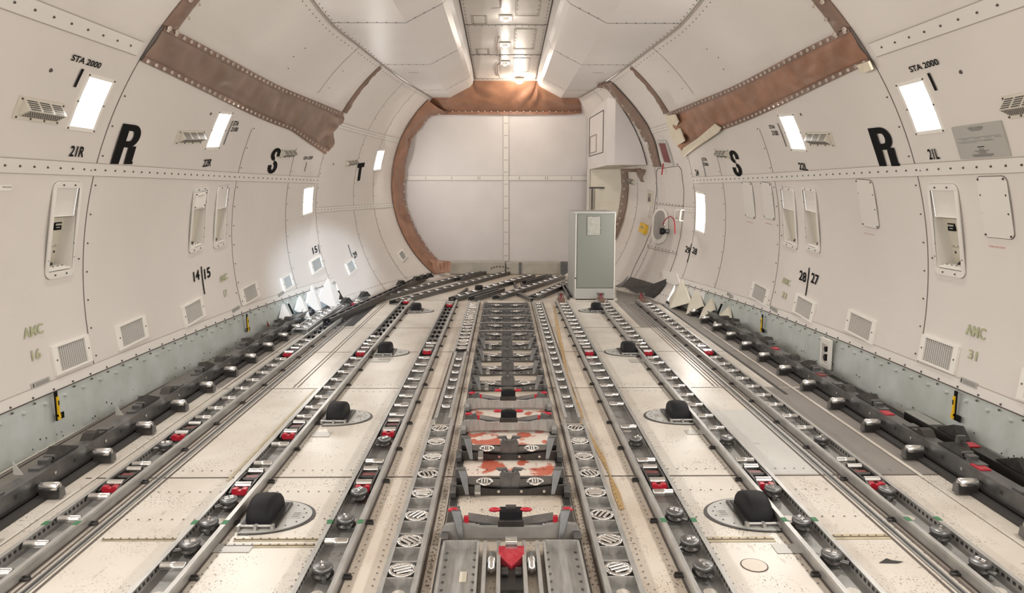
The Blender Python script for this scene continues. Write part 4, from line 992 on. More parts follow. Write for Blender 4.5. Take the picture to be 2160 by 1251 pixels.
def mk_brake(parent, small=False):
    b = MB()
    for x in (-.046, .046): b.prism([(-.03, -.03), (-.05, .0), (.0, .016), (.10, .018), (.2, .014), (.27, -.01), (.24, -.035)], x - .005, x + .005, 'gun', 'x')
    b.cyl((-.05, .13, 0), (.05, .13, 0), .012, 'gun', 10); b.box((0, .165, -.005), (.07, .03, .02), 'red_d'); b.box((0, .10, -.02), (.08, .2, .015), 'dark'); b.cyl((-.04, .235, 0.004), (.04, .235, 0.004), .018, 'steel', 14)
    b.cyl((-.042, .035, .006), (.042, .035, .006), .021, 'steel', 14)
    o = b.build('brake_unit', parent)
    b = MB(); b.prism([(-.044, 0), (-.036, -.018), (.036, -.018), (.044, 0), (.036, .016), (.014, .016), (.008, .006), (-.008, .006), (-.014, .016), (-.036, .016)], -.038, -.008, 'red', 'y')
    b.build('red_shoe', o)['label'] = 'bright red shoe'; return o
def mk_twin(parent):
    b = MB(); 
    for x in (-.024, .024): b.lathe((x, 0, 0), [(0, -.014), (.016, -.012), (.022, 0), (.016, .012), (0, .014)], 'black', 14, 'x'); b.lathe((x, -.002, .016), [(.004, -.006), (.008, 0), (.004, .006)], 'chrome', 8, 'x')
    b.cyl((-.055, 0, -.004), (.055, 0, -.004), .006, 'gun', 8); return b.build('twin_wheel', parent)
PROTO = {}
def place(kind, parent, x, y, z, rz=0, wide=None):
    key = (kind, wide)
    if key not in PROTO:
        o = {'r': lambda p: mk_roller(p, wide or .105), 'd': mk_swivel, 'c': mk_disc, 'b': mk_brake, 'k': mk_twin}[kind](parent); PROTO[key] = o
    else: o = dup(PROTO[key], parent)
    o.location = (x, y, z); o.rotation_euler = (0, 0, rz); return o
def yD(y): return fl(1063, y, .045).y
def far_rollers(a, b, step=.254):
    out = []; D = b
    while D > a: out.append(D); D -= step
    return out
RT = .055
def tray(xc, y0, y1, items, label, hw=.078, holes=True, mat_='alu', hi=RT, greens=(), x0=None, slant=None, name='roller_tray', clamps=1):
    t = thing(name, label, 'roller tray', (xc, y0, 0), 'long roller trays on the deck')
    L_ = y1 - y0; b = MB(); b.box((0, L_ / 2, .004), (hw * 2 - .01, L_, .005), mat_ if mat_ != 'alu' else 'alu_d')
    for k in range(int(L_ / .33)):
        b.cyl((0, .2 + k * .33, .006), (0, .2 + k * .33, .008), .028, 'floor_w' if k % 2 else 'alu_d', 14)
    if 'c' in [i_[0] for i_ in items]:
        for kd_, D_ in items: 
            if y0 + .08 < D_ < y1 - .08:
                for q in ((-1, 1) if D_ < 5 else (1,)): b.box((0, D_ - y0 + q * .066, hi * .5), (hw * 2 - .02, .010, hi * .8), 'alu')
    b.build('tray_base', t)
    for q in (-1, 1):
        r_ = MB(); x = q * hw
        prf = [(x - q * .022, 0), (x - q * .022, .003), (x - q * .008, .004), (x - q * .008, hi - .004), (x - q * .018, hi - .003), (x - q * .018, hi), (x + q * .004, hi), (x + q * .006, hi - .012), (x, hi - .014), (x, .0)]
        r_.prism(prf, 0, L_, mat_, 'y')
        if holes:
            D = 0
            while D < min(L_, 4.2): r_.box((x - q * .0088, D, hi * .52), (.002, .016, .014), 'dark'); D += .034
        r_.build('side_rail', t)
    if clamps:
        sd = 1 if xc < 0 else -1; D = .15; c0 = None
        while D < L_:
            if c0 is None: cl = MB(); cl.box((sd * (hw + .02), 0, .006), (.036, .02, .010), 'dark'); cl.box((sd * (hw + .018), .012, .010), (.03, .008, .012), 'gun'); c0 = c_ = cl.build('floor_clamp', t)
            else: c_ = c0.copy(); C.objects.link(c_)
            c_.location = (0, D, 0); D += .508
    for kind, D in items: 
        if D < y0 + .02 or D > y1 - .02: continue
        place(kind, t, 0, D - y0, {'r': hi - .012, 'd': hi + .004, 'c': hi - .006, 'b': hi - .014, 'k': hi - .014}[kind], 0 if kind not in 'dc' else (D * 7) % 3, wide=(round(hw * 2 - .05, 3) if kind == 'r' else None))
    for g in greens:
        b = MB(); 
        for q in (-1, 1): b.box((q * (hw - .006), g - y0, hi + .0005), (.026, .04, .002), 'green')
        b.build('green_tape', t)
    return t
def it(k, ys_): return [(k, yD(y)) for y in ys_]
Y0, YE = 2.2, 10.38
T1 = it('r', [1201, 1142, 1090, 1043, 976, 879, 860, 838.6, 818.5, 801, 785.5, 770, 757, 727, 717]) + it('d', [939]) + it('b', [1022, 916, 745, 640]) + it('k', [709, 699, 690.6, 680.6, 673.9, 666.3, 658.7, 650])
T2 = it('r', [1190, 976, 936, 878, 859, 837, 817.5, 800.6, 784.6, 770, 756, 726, 719, 710]) + it('d', [1150, 1105, 1058]) + it('b', [1028, 914, 744, 636]) + it('k', [702.7, 694.8, 685, 677.5, 669, 662.4, 655.7, 648])
T3 = it('r', [1141, 973, 875, 855, 835, 816, 799.5, 782.7, 769, 755, 724]) + it('d', [1203, 1100, 1042, 931]) + it('b', [1024, 911, 741, 643]) + it('k', [718, 707.7, 699.3, 690, 681.7, 674, 666.6, 659, 652])
cn = [1198, 1137, 1083.6, 1036.7, 996.4, 960.5, 928.6, 900.7]
T4c = it('c', cn); T4r = it('r', [879, 855, 835, 815.5, 799, 783.5, 769, 755.5]); T4s = it('c', [743, 732, 724, 717, 709.5, 702, 695, 688.5, 682, 676.5, 671, 666, 661, 656.5, 652, 647.5, 643.5, 640])
T5r = it('r', [879, 855, 835, 815.5, 799, 783, 768, 754.8, 742.8, 731.5, 720, 710, 700, 691.4, 683.5, 675, 668, 662, 656, 650, 644.5, 639.5])
T6 = it('r', [1040, 973, 902, 853.7, 834, 814.6, 798.8, 782.7, 768.6, 755, 726, 719.4, 709.9, 701, 692, 683.4, 675.8, 668.3, 660.7, 654, 647.5, 641.5]) + it('d', [932, 1088, 1150, 1203]) + it('b', [1022, 744])
T7 = it('r', [973, 905, 879.5, 856, 835, 816, 799.5, 782.7, 767.3, 755.5, 726, 719.5, 709.4, 700, 691.8, 683.4, 675, 668.3, 661.5, 654.8, 648, 641.5]) + it('d', [931, 1040, 1108, 1180]) + it('b', [1022, 744])
T8 = it('r', [973, 905, 880, 856, 835.8, 817.4, 800.4, 784, 769.7, 755.5, 727.8, 719.4, 710, 700, 691.8, 683.4, 675.3, 668, 661.5, 655, 648, 641.7]) + it('d', [932, 1043, 1132, 1200]) + it('b', [1022, 743])
G1 = [yD(1103)]
tray(TRK[0], Y0, YE, T1, 'outermost roller tray on the left, beside the left guide rail', greens=G1)
tray(TRK[1], Y0, YE, T2, 'roller tray passing close beside the row of black drive wheels on the left', greens=G1)
tray(TRK[2], Y0, YE, T3, 'roller tray between the black drive wheels and the disc caster tray on the left', greens=G1)
tray(TRK[3] - .0, 2.2, 4.86, T4c, 'near tray of round chrome disc casters just left of the centre guide', hw=.073, holes=False, hi=.045, clamps=0, name='caster_tray')
tray(TRK[3], 4.9, 7.0, T4r, 'slim tray of plain rollers left of the centre guide, mid deck', hw=.055, holes=False, hi=.045, clamps=0)
tray(TRK[3], 7.02, YE, T4s, 'far tray of tightly packed disc casters left of the centre guide', hw=.073, holes=False, hi=.045, clamps=0, name='caster_tray')
tray(TRK[4], 2.2, 4.86, T4c, 'near tray of round chrome disc casters just right of the centre guide', hw=.073, holes=False, hi=.045, clamps=0, name='caster_tray')
tray(TRK[4], 4.9, YE, T5r, 'long slim tray of plain rollers right of the centre guide', hw=.055, holes=False, hi=.045, clamps=0)
tray(TRK[5], Y0, YE, T6, 'roller tray next right of the slim tray by the ochre streak', greens=G1)
tray(TRK[6], Y0, YE, T7, 'roller tray passing close beside the black drive wheels on the right', greens=G1)
tray(TRK[7], Y0, YE, T8, 'outermost roller tray on the right, beside the dark floor panels', greens=G1)
# stops at the far tray ends
for x, lab in ((TRK[5], 'behind the tray left of the cabinet'), (TRK[6], 'in front of the cabinet'), (TRK[7], 'at the end of the outermost right tray')):
    t = thing('end_stop', 'rusty brown end stop ' + lab, 'end stop', (x, 10.47, 0), 'end stops of the right trays')
    b = MB(); b.box((0, 0, .03), (.12, .07, .05), 'hem'); b.prism([(-.03, .05), (.03, .05), (.02, .13), (-.02, .10)], -.02, .02, 'red_d', 'x'); b.build('bracket', t)
    for q in (-.035, .035):
        b = MB(); b.cyl((q, -.02, .12), (q, .02, .12), .018, 'gun_l', 10); b.box((q, 0, .08), (.012, .03, .08), 'hem'); b.build('horn', t)

# ------------------------------------------------------------------ drive units (black wheels in half round plates)
def drive_unit(y_px, xw, s, lab):
    D = fl(1063, y_px).y; cx = s * 1.26 + CXW
    t = thing('drive_unit', 'black rubber drive wheel in a half round deck plate, ' + lab, 'drive wheel', (cx, D, 0), 'power drive units')
    n = 24; hw = .27
    pl = [(s * .02, -.185)] + [(-s * (.02 + .255 * sin(pi * k / n)), -.185 * cos(pi * k / n)) for k in range(n + 1)] + [(s * .02, .185)]
    b = MB(); b.prism([(x * 1.06 + 0, y * 1.06) for x, y in pl], 0, .004, 'gun', 'z'); b.prism(pl, .004, .008, 'cab_w', 'z')
    for k in range(10): a = pi * (k + .5) / 10; b.cyl((-s * (.02 + .225 * sin(a)), -.16 * cos(a), .008), (-s * (.02 + .225 * sin(a)), -.16 * cos(a), .010), .005, 'rivet', 6)
    b.box((-s * .20, 0, .009), (.05, .07, .002), 'placard'); 
    for k in range(3): b.box((-s * .20, -.02 + .02 * k, .0105), (.035, .008, .001), 'ink')
    b.build('deck_plate', t)
    b = MB(); b.box((-s * .05, 0, .012), (.19, .27, .012), 'gun'); b.box((-s * .05, 0, .0195), (.155, .24, .003), 'dark'); b.build('wheel_well', t)
    b = MB(); hw_ = .062; r = .125; pts = []
    m_ = 16
    rows = []
    for xx, sc in ((-hw_, .86), (-hw_ * .85, .96), (-hw_ * .5, 1), (hw_ * .5, 1), (hw_ * .85, .96), (hw_, .86)):
        for k in range(m_ + 1):
            a = pi * k / m_; rows.append((xx - s * .05, -cos(a) * r * sc, .016 + sin(a) ** .9 * .098 * sc))
    nv = m_ + 1
    b.put(rows, [(j * nv + i, j * nv + i + 1, (j + 1) * nv + i + 1, (j + 1) * nv + i) for j in range(5) for i in range(m_)], 'black', True)
    b.put(rows[:nv], [tuple(range(nv))], 'black'); b.put(rows[-nv:], [tuple(range(nv))], 'black'); b.build('wheel', t)
    b = MB(); b.cyl((-s * .05 - .085, -.145, .022), (-s * .05 + .085, -.145, .022), .007, 'alu', 8)
    for q in (-.08, 0, .08): b.box((-s * .05 + q, -.15, .018), (.014, .03, .022), 'alu')
    b.build('hinge_bar', t)
    return t
for y, nm in ((1088, 'nearest'), (880, 'second'), (744, 'third'), (656, 'farthest')):
    for s in (-1, 1): drive_unit(y, 0, s, '%s of the %s row' % (nm, 'left' if s < 0 else 'right'))
t = drive_unit(613, 0, -1, 'alone among the slanting trays'); t.location.x = -.45; t.location.y = 11.55

# ------------------------------------------------------------------ centre guide: cross beams with locks
def lock_beam(D, kind, lab):
    t = thing('centre_lock', lab, 'cargo lock', (CXW, D, .01), 'centre guide cross locks')
    bm = 'alu' if kind == 'silver' else ('gun_l' if kind == 'mid' else 'gun')
    b = MB()
    if kind in ('silver', 'big'):
        b.prism([(-.33, .02), (-.30, .075), (-.22, .085), (-.14, .065), (.14, .065), (.22, .085), (.30, .075), (.33, .02), (.28, .0), (.2, .012), (-.2, .012), (-.28, .0)], -.012, .012, bm if kind == 'silver' else 'alu_d', 'y')
        b.box((0, .05, .03), (.52, .07, .012), 'gun_l')
    else:
        b.prism([(-.30, .0), (-.30, .05), (-.2, .045), (-.1, .03), (.1, .03), (.2, .045), (.30, .05), (.30, .0)], -.008, .008, bm, 'y')
        b.box((0, .05, .01), (.60, .10, .012), bm); b.box((0, .105, .03), (.58, .012, .04), bm)
        for k in range(7): b.cyl((-.18 + .06 * k, -.0085, .018), (-.18 + .06 * k, -.011, .018), .008, 'dark' if k % 2 else 'steel', 8)
        for q in (-1, 1): b.prism([(q * .05, .036), (q * .22, .052), (q * .22, .058), (q * .05, .046)], .0, .09, bm, 'y')
    b.build('cross_beam', t)
    if kind in ('silver', 'big'):
        for q in (-1, 1):
            b = MB(); b.box((q * .135, .055, .05), (.055, .05, .02), 'steel'); b.cyl((q * .16, .04, .055), (q * .11, .06, .055), .016, 'steel', 12); b.prism([(q * .05, .05), (q * .2, .075), (q * .2, .085), (q * .05, .06)], .02, .1, 'gun_l', 'y'); b.build('guide_roller', t)
    else:
        for q in (-1, 1): 
            b = MB(); b.lathe((q * .135, .045, .052), [(.046, -.006), (.048, 0), (.044, .005), (.034, .005), (.032, -.004)], 'chrome', 24); b.cyl((q * .135, .045, .044), (q * .135, .045, .047), .034, 'dark', 18)
            for x in (-.014, .0, .014): b.cyl((q * .135 + x, .018, .053), (q * .135 + x, .072, .053), .005, 'chrome', 8)
            b.build('caster_disc', t)
    for q in (-1, 1):                                       # end shoes on the track
        b = MB(); b.prism([(-.05, 0), (-.055, .03), (-.03, .045), (.02, .05), (.09, .03), (.10, .0)], q * .30 - .016, q * .30 + .016, 'alu_d' if kind == 'silver' else 'gun_l', 'x'); b.cyl((q * .30 - .017, -.03, .022), (q * .30 + .017, -.03, .022), .012, 'dark', 10); b.build('track_shoe', t)
    hh = {'silver': .0, 'big': .14, 'mid': .11, 'dark': .13, 'flat': 0}[kind]
    for q in (-1, 1):
        if hh:
            b = MB(); x0 = q * .225
            P = [(x0 - .010, -.04, .012), (x0 + .010, -.04, .012), (x0 + q * .026 + .024, .0, hh), (x0 + q * .026 - .024, .0, hh), (x0 - .02, .08, .02), (x0 + .02, .08, .02), (x0 + q * .03 + .012, .055, hh * .98), (x0 + q * .03 - .012, .055, hh * .98)]
            b.put(P, [(0, 1, 2, 3), (4, 5, 6, 7), (0, 3, 7, 4), (1, 5, 6, 2), (3, 2, 6, 7), (0, 4, 5, 1)], 'gun_l'); b.box((x0 + q * .035, .03, hh - .004), (.05, .03, .014), 'gun_l'); b.build('guide_horn', t, bevel=.003)
        elif kind == 'silver':
            b = MB(); b.prism([(q * .19, .05), (q * .24, .05), (q * .27, .11), (q * .22, .125)], .0, .03, 'gun_l', 'y'); b.build('guide_horn', t, bevel=.002)
    if kind in ('silver', 'big'):
        b = MB(); b.box((0, .03, .09), (.105, .05, .09), 'black'); b.box((0, -.0, .075), (.12, .02, .04), 'gun'); b.box((0, .03, .14), (.05, .03, .02), 'gun'); b.build('latch_block', t, bevel=.004)
        for q in (-1, 1):
            b = MB(); b.lathe((q * .072, .02, .135), [(0, -.03), (.009, -.024), (.011, 0), (.008, .02), (0, .028)], 'red', 10, 'x'); b.build('release_knob', t)['label'] = 'red release knob'
            b = MB(); b.lathe((q * .262, .02, .115 if kind == 'silver' else .135), [(0, -.03), (.009, -.022), (.012, 0), (.008, .02), (0, .026)], 'red', 10, 'x'); b.box((q * .205, .012, .085), (.022, .02, .045), 'red'); b.build('side_knob', t)['label'] = 'red side knob and tab'
    elif kind in ('dark', 'mid'):
        b = MB()
        for q in (-1, 1): b.prism([(q * .008, .03), (q * .05, .03), (q * .055, .09), (q * .035, .125), (q * .01, .11)], .01, .05, 'gun_l', 'y'); b.prism([(q * .01, .115), (q * .06, .118), (q * .075, .130), (q * .02, .135)], .02, .04, 'gun_l', 'y')
        b.box((0, .03, .055), (.1, .035, .06), 'gun_l'); b.box((0, .02, .10), (.03, .03, .03), 'gun_l'); b.build('latch_block', t, bevel=.002)
        b = MB(); b.box((-.17, -.02, .03), (.03, .02, .05), 'alu_d'); b.cyl((-.185, -.03, .02), (-.155, -.03, .02), .008, 'steel', 8); b.build('side_catch', t)
    return t
ORD = ['nearest', 'second', 'third', 'fourth', 'fifth', 'sixth', 'seventh', 'eighth', 'ninth', 'tenth', 'eleventh', 'twelfth', 'thirteenth', 'last']
LK = [(1140, 'big', 'tall red handled'), (1043, 'dark', 'dark gunmetal'), (957, 'dark', 'dark gunmetal'), (903, 'silver', 'silver beamed red knobbed'), (853, 'silver', 'silver beamed red knobbed'), (818, 'mid', 'steel grey horned'), (785, 'mid', 'steel grey horned'), (758, 'mid', 'steel grey horned'),
      (731, 'mid', 'steel grey'), (712, 'flat', 'low silver'), (693, 'flat', 'low silver'), (678, 'flat', 'low silver'), (664, 'flat', 'low silver'), (651, 'flat', 'low silver')]
for k, (y, kd, ad) in enumerate(LK):
    D = 3.18 + .508 * k
    if k >= 9: kd = 'mid'
    t = lock_beam(D, kd, '%s cargo lock of the centre guide, %s from the camera' % (ad, ORD[k] if k else 'the one'))
    if k == 0: t['label'] = 'tall red handled cargo lock at the near end of the centre guide'
    if k >= 9:
        for ch in list(t.children):
            if ch.name.startswith('latch_block') or ch.name.startswith('side_catch'): bpy.data.objects.remove(ch)
        for ch in t.children:
            if ch.name.startswith('guide_horn'): ch.scale = (1, 1, .55)
        b = MB(); b.box((0, .26, .04), (.62, .03, .02), 'steel'); b.box((0, .3, .02), (.60, .02, .03), 'gun_l'); b.build('spacer_bar', t)
# near end tray fittings
t = thing('centre_tray_end', 'silver riveted tray end with a red wedge at the bottom of the photo', 'tray end', (CXW, 3.0, 0))
b = MB()
for q in (-1, 1):
    b.box((q * .22, -.25, .02), (.15, .6, .012), 'alu'); 
    for x in (.145, .295): b.box((q * x, -.25, .04), (.010, .6, .06), 'alu')
    b.box((q * .22, .05, .04), (.15, .010, .06), 'alu')
    for k in range(8):
        for x in (.16, .28): b.cyl((q * x, .02 - k * .06, .026), (q * x, .02 - k * .06, .03), .006, 'gun_l', 8)
    for x in (.055, .115): b.box((q * x, -.2, .03), (.016, .56, .05), 'alu')
b.build('side_pans', t)
for q in (-1, 1):
    b = MB(); b.lathe((q * .085, -.07, .035), [(0, -.07), (.017, -.07), (.017, -.02), (.021, -.018), (.021, .02), (.017, .024), (.017, .06), (0, .06)], 'steel', 14, 'y'); b.build('roller', t)
b = MB(); b.put([(-.055, .0, .07), (.055, .0, .07), (.055, -.05, .055), (0, -.10, .03), (-.055, -.05, .055), (-.055, 0, .02), (.055, 0, .02), (.055, -.05, .02), (0, -.1, .01), (-.055, -.05, .02)], [(0, 1, 2, 4), (4, 2, 3), (0, 5, 6, 1), (1, 6, 7, 2), (2, 7, 8, 3), (3, 8, 9, 4), (4, 9, 5, 0), (5, 9, 8, 7, 6)], 'red_s'); b.build('red_wedge', t)['label'] = 'red pointed wedge'
b = MB(); b.box((0, .02, .075), (.05, .07, .02), 'steel'); b.cyl((-.025, .0, .09), (.025, .0, .09), .01, 'chrome', 10); b.box((0, -.16, .01), (.10, .2, .012), 'dark')
for q in (-1, 1): b.cyl((q * .04, -.15, .03), (q * .015, -.15, .03), .02, 'gun', 12)
b.build('latch', t)
b = MB(); b.box((-.20, -.18, .028), (.03, .08, .003), 'cream'); b.build('label_plate', t)

# ------------------------------------------------------------------ side guide rails
def guide_rail(s):
    x0 = -2.49 if s < 0 else 2.57; y0, y1 = 2.4, 9.7
    t = thing('side_guide_rail', ('left' if s < 0 else 'right') + ' dark steel guide rail with inward rollers and latches', 'guide rail', (x0, y0, 0), 'side guide rails')
    L_ = y1 - y0; b = MB()
    b.box((0, L_ / 2, .115), (.085, L_, .012), 'gun_l'); b.box((-s * .036, L_ / 2, .075), (.012, L_, .08), 'gun_l'); b.box((s * .03, L_ / 2, .06), (.010, L_, .11), 'gun'); b.box((-s * .036, L_ / 2, .035), (.03, L_, .01), 'gun')
    D = .1
    while D < L_:
        b.box((-s * .043, D, .08), (.003, .02, .02), 'dark'); 
        for k in range(5): b.box((-s * .043, D + .12 + .022 * k, .07), (.003, .01, .012), 'dark')
        b.cyl((-s * .043, D + .32, .08), (-s * .048, D + .32, .08), .01, 'steel', 8); D += .508
    b.box((-s * .02, L_ / 2, .01), (.16, L_, .02), 'dark'); b.build('beam', t)
    k = 0; D = 3.68 - .508 * 2
    rp = lp = bp = None
    while D < 9.4:
        if rp is None:
            r_ = MB(); r_.box((-s * .075, 0, .03), (.10, .05, .04), 'gun'); r_.prism([(-.026, .01), (.026, .01), (.02, .06), (-.02, .06)], -s * .130 - .004, -s * .130 + .004, 'gun_l', 'x'); r_.build('bracket_tmp', None)
            rp = bpy.data.objects['bracket_tmp']; rp.name = 'roller_bracket'; rp.parent = t
            q_ = MB(); q_.lathe((0, 0, .065), [(0, -.05), (.022, -.05), (.026, -.044), (.026, .044), (.022, .05), (0, .05)], 'steel', 14, 'x'); rr_ = q_.build('roller', rp); rr_.location = (-s * .07 - s * .0, 0, 0); c = rp
        else: c = dup(rp, t)
        c.location = (-s * .04, D - y0, 0)
        # alternate latches
        Dl = D + .2
        if k % 2 == 0:
            if lp is None:
                l_ = MB(); l_.put([(-.03, 0, .125), (.035, 0, .125), (.05, .10, .175), (-.015, .10, .185), (-.025, .26, .125), (.05, .26, .125), (0, .12, .13)], [(0, 1, 2, 3), (3, 2, 5, 4), (0, 3, 4), (1, 5, 2)], 'gun'); l_.box((.0, -.07, .125), (.06, .10, .012), 'gun_l'); l_.build('latch_tmp', None)
                lp = bpy.data.objects['latch_tmp']; lp.name = 'folded_latch'; lp.parent = t; c = lp
                l2 = MB(); l2.box((0, -.02, .14), (.05, .05, .02), 'gun_l'); l2.cyl((-.03, .02, .15), (.03, .02, .15), .01, 'gun_l', 8); l2.build('hinge', lp)
            else: c = dup(lp, t)
            c.location = (s * .02, Dl - y0, 0); c.scale = (s, 1, 1)
        else:
            if bp is None:
                l_ = MB(); l_.prism([(-.06, .12), (-.02, .155), (.02, .16), (.03, .135), (.10, .13), (.12, .12)], -.035, .035, 'gun', 'x'); l_.box((0, .16, .125), (.07, .07, .01), 'gun_l'); l_.build('clip_tmp', None)
                bp = bpy.data.objects['clip_tmp']; bp.name = 'retaining_clip'; bp.parent = t; c = bp
            else: c = dup(bp, t)
            c.location = (s * .01, Dl - y0 - .1, 0)
        D += .508; k += 1
    reds = []
    if s > 0:
        for D in (3.75, 4.72, 6.75, 5.75): 
            b = MB(); b.box((0, 0, .124), (.06, .09, .006), 'red' if D != 5.75 else 'red_d'); o_ = b.build('red_pad', t); o_.location = (0, D - y0, 0)
    return t
guide_rail(-1); guide_rail(1)
# clear tags standing on left rail
for (x, y), lab in (((36, 992), 'small clear pointed tag standing on the left guide rail, nearest'), ((250, 868), 'small clear pointed tag standing on the left guide rail, farther one')):
    p = fl(x, y, .16); b = MB(); b.prism([(-.02, 0), (.03, 0), (-.018, .075)], -.002, .002, 'placard', 'y'); o_ = b.build('pointed_tag', None); o_.location = (p.x, p.y, .135); tag(o_, lab, 'tag', 'pointed tags')
p = fl(567, 692, .12); b = MB(); b.prism([(-.012, 0), (.012, 0), (-.018, .07)], -.003, .003, 'red_d', 'y'); o_ = b.build('pointed_tag', None); o_.location = (p.x, p.y, .135); tag(o_, 'small red and white tag standing far along the left guide rail', 'tag', 'pointed tags')
# second short rail at right edge
t = thing('outer_latch_rail', 'short dark outer rail with red pads beside the right kick panel', 'rail', (2.83, 2.3, 0))
b = MB(); b.box((0, 1.3, .07), (.08, 2.6, .012), 'gun'); b.box((-.035, 1.3, .04), (.012, 2.6, .07), 'dark'); b.box((.03, 1.3, .04), (.012, 2.6, .07), 'gun'); b.box((0, 2.45, .079), (.09, .3, .006), 'alu'); b.build('beam', t)
for D in (3.65, 4.22, 3.1):
    b = MB(); b.box((-.01, 0, .08), (.07, .08, .006), 'red'); o_ = b.build('red_pad', t); o_.location = (0, D - 2.3, 0)
    b = MB(); b.put([(-.03, 0, .08), (.035, 0, .08), (.05, .10, .14), (-.015, .10, .15), (-.025, .26, .08), (.05, .26, .08)], [(0, 1, 2, 3), (3, 2, 5, 4), (0, 3, 4), (1, 5, 2)], 'gun'); o_ = b.build('folded_latch', t); o_.location = (0, D - 2.3 + .07, 0)
t = thing('upright_bracket', 'upright steel tab bracket on the right guide rail near the red pads', 'bracket', (2.60, 3.98, .12)); b = MB(); b.box((0, 0, .05), (.05, .02, .10), 'gun_l'); b.box((0, .02, .005), (.05, .08, .01), 'gun_l'); b.cyl((0, -.012, .07), (0, .012, .07), .012, 'dark', 10); b.build('tab', t)

# ------------------------------------------------------------------ aft area: slanting trays, beams
def slant_tray(a, b_, lab, hw=.07, rungs=True, h=.06, m='gun_l', name='slanted_tray', z=.0, mats=None, step=.26, cat='roller tray', roll=True):
    p, q = fl(*a, z), fl(*b_, z); d = q - p; L_ = d.length; ang = atan2(d.y, d.x)
    t = thing(name, lab, cat, (p.x, p.y, z), None, ang - pi / 2)
    for k in (-1, 1):
        b = MB(); b.prism([(k * hw, 0), (k * hw, h), (k * (hw - .025), h), (k * (hw - .025), h - .006), (k * (hw - .008), h - .006), (k * (hw - .008), 0)], 0, L_, m, 'y'); b.build('side_rail', t)
    b = MB(); b.box((0, L_ / 2, .006), (hw * 2 - .02, L_, .006), 'alu_d')
    D = step / 2; i = 0
    while rungs and D < L_: b.box((0, D, h - .012), (hw * 2 - .02, .07, .008), m); D += step; i += 1
    b.build('tray_base', t)
    D = step
    while rungs and roll and D < L_ - .05:
        place('r', t, 0, D, h - .012, 0, wide=.09); D += step
    return t
slant_tray((690,690), (905,586), 'long slanting dark rail along the left wall foot aft', .05, True, .10, 'gun', 'curved_wall_rail', roll=False, cat='rail')
slant_tray((742,650), (1002,580), 'long slanting roller tray nearest the left wall, aft')
slant_tray((830,643), (1070,579), 'slanting roller tray, second from the left wall, aft')
slant_tray((955,636), (1122,585), 'slanting roller tray that starts behind the left caster trays, aft')
slant_tray((1047,633), (1185,588), 'slanting roller tray right of the centre guide end, aft')
slant_tray((1125,633), (1205,598), 'slanting tray ending beside the metal cabinet', .08)
slant_tray((967,594), (1022,579), 'short closed slanting beam lying near the kerb on the left', .05, False, .07, cat='beam', name='slanted_beam')
slant_tray((1106,601), (1160,586), 'short closed slanting beam lying near the kerb on the right', .05, False, .07, cat='beam', name='slanted_beam')
slant_tray((995,636), (1058,617), 'short slanting angle beam behind the centre guide', .06, False, .07, cat='beam', name='slanted_beam')
slant_tray((1123,637), (1094,624), 'stubby cross beam joining the two slanting trays', .03, False, .05, cat='beam', name='cross_beam')
slant_tray((1202,632), (1188,606), 'square hollow beam leaning beside the cabinet foot', .04, False, .07, cat='beam', name='hollow_beam')
slant_tray((690,664), (770,632), 'narrow slanting channel beside the black pad on the left', .06, True, .05, 'alu_d')
slant_tray((632,706), (722,640), 'tray of bluish lit disc casters beside the left guide rail end', .09, True, .06, 'alu', step=.2)
slant_tray((838,622), (897,606), 'short low channel between the two left slanting trays', .06, False, .05, 'gun_l', cat='beam', name='slanted_beam')
for a, b_, lab in (((1085,600),(1092,620),'small floor fitting left of the pair behind the centre guide'), ((1100,600),(1106,617),'small floor fitting right of the pair behind the centre guide'), ((985,560+52),(950,638),'thin cross strut by the lone drive wheel')):
    p, q = fl(*a), fl(*b_); b = MB(); b.tube([p + Vector((0, 0, .02)), q + Vector((0, 0, .02))], .025, 'gun', 6); tag(b.build('floor_strut', None, q), lab, 'strut')
# clips on the wall rail
for k, (x, y) in enumerate(((705,632),(745,622),(825,601),(858,594),(873,590),(886,587))):
    p = W(x, y); p = Vector((p.x + .16, p.y, .07)); b = MB(); b.prism([(-.08, 0), (-.02, .07), (.03, .075), (.1, 0)], -.04, .04, 'gun', 'y'); o_ = b.build('rail_clip', None); o_.location = p; o_.rotation_euler = (0, 0, .9)
    tag(o_, 'dark folded clip on the aft wall rail, %s from the camera' % ORD[k] if k else 'dark folded clip on the aft wall rail, nearest the camera', 'clip', 'clips on the aft wall rail')
# black pad
p, q = fl(668, 648), fl(780, 617); d = q - p; t = thing('black_pad_rail', 'long black padded bar lying at the left wall foot below the bluish glow', 'padded bar', p, None, atan2(d.y, d.x))
b = MB(); b.box((d.length / 2, 0, .075), (d.length, .04, .13), 'gun'); b.cyl((0, 0, .14), (d.length, 0, .14), .018, 'black', 8); b.build('pad', t, bevel=.006)
# far right floor plates
b = MB(); P = [fl(*x) for x in ((1300,612),(1330,620),(1408,634),(1440,634),(1480,650),(1300,634))]; b.put([p + Vector((0, 0, .004)) for p in P] + [p for p in P], [tuple(range(6))] + [(k, (k + 1) % 6, 6 + (k + 1) % 6, 6 + k) for k in range(6)], 'floor_d'); tag(b.build('floor_plate', None, P[0]), 'thin dark metal floor plate right of the cabinet', 'floor plate')
b = MB(); P = [fl(*x, .02) for x in ((1392,625),(1410,638),(1448,654))]; b.tube(P, .015, 'dark', 6); tag(b.build('drain_hose', None, P[0]), 'thin dark hose on the floor below the right pleated covers', 'hose')

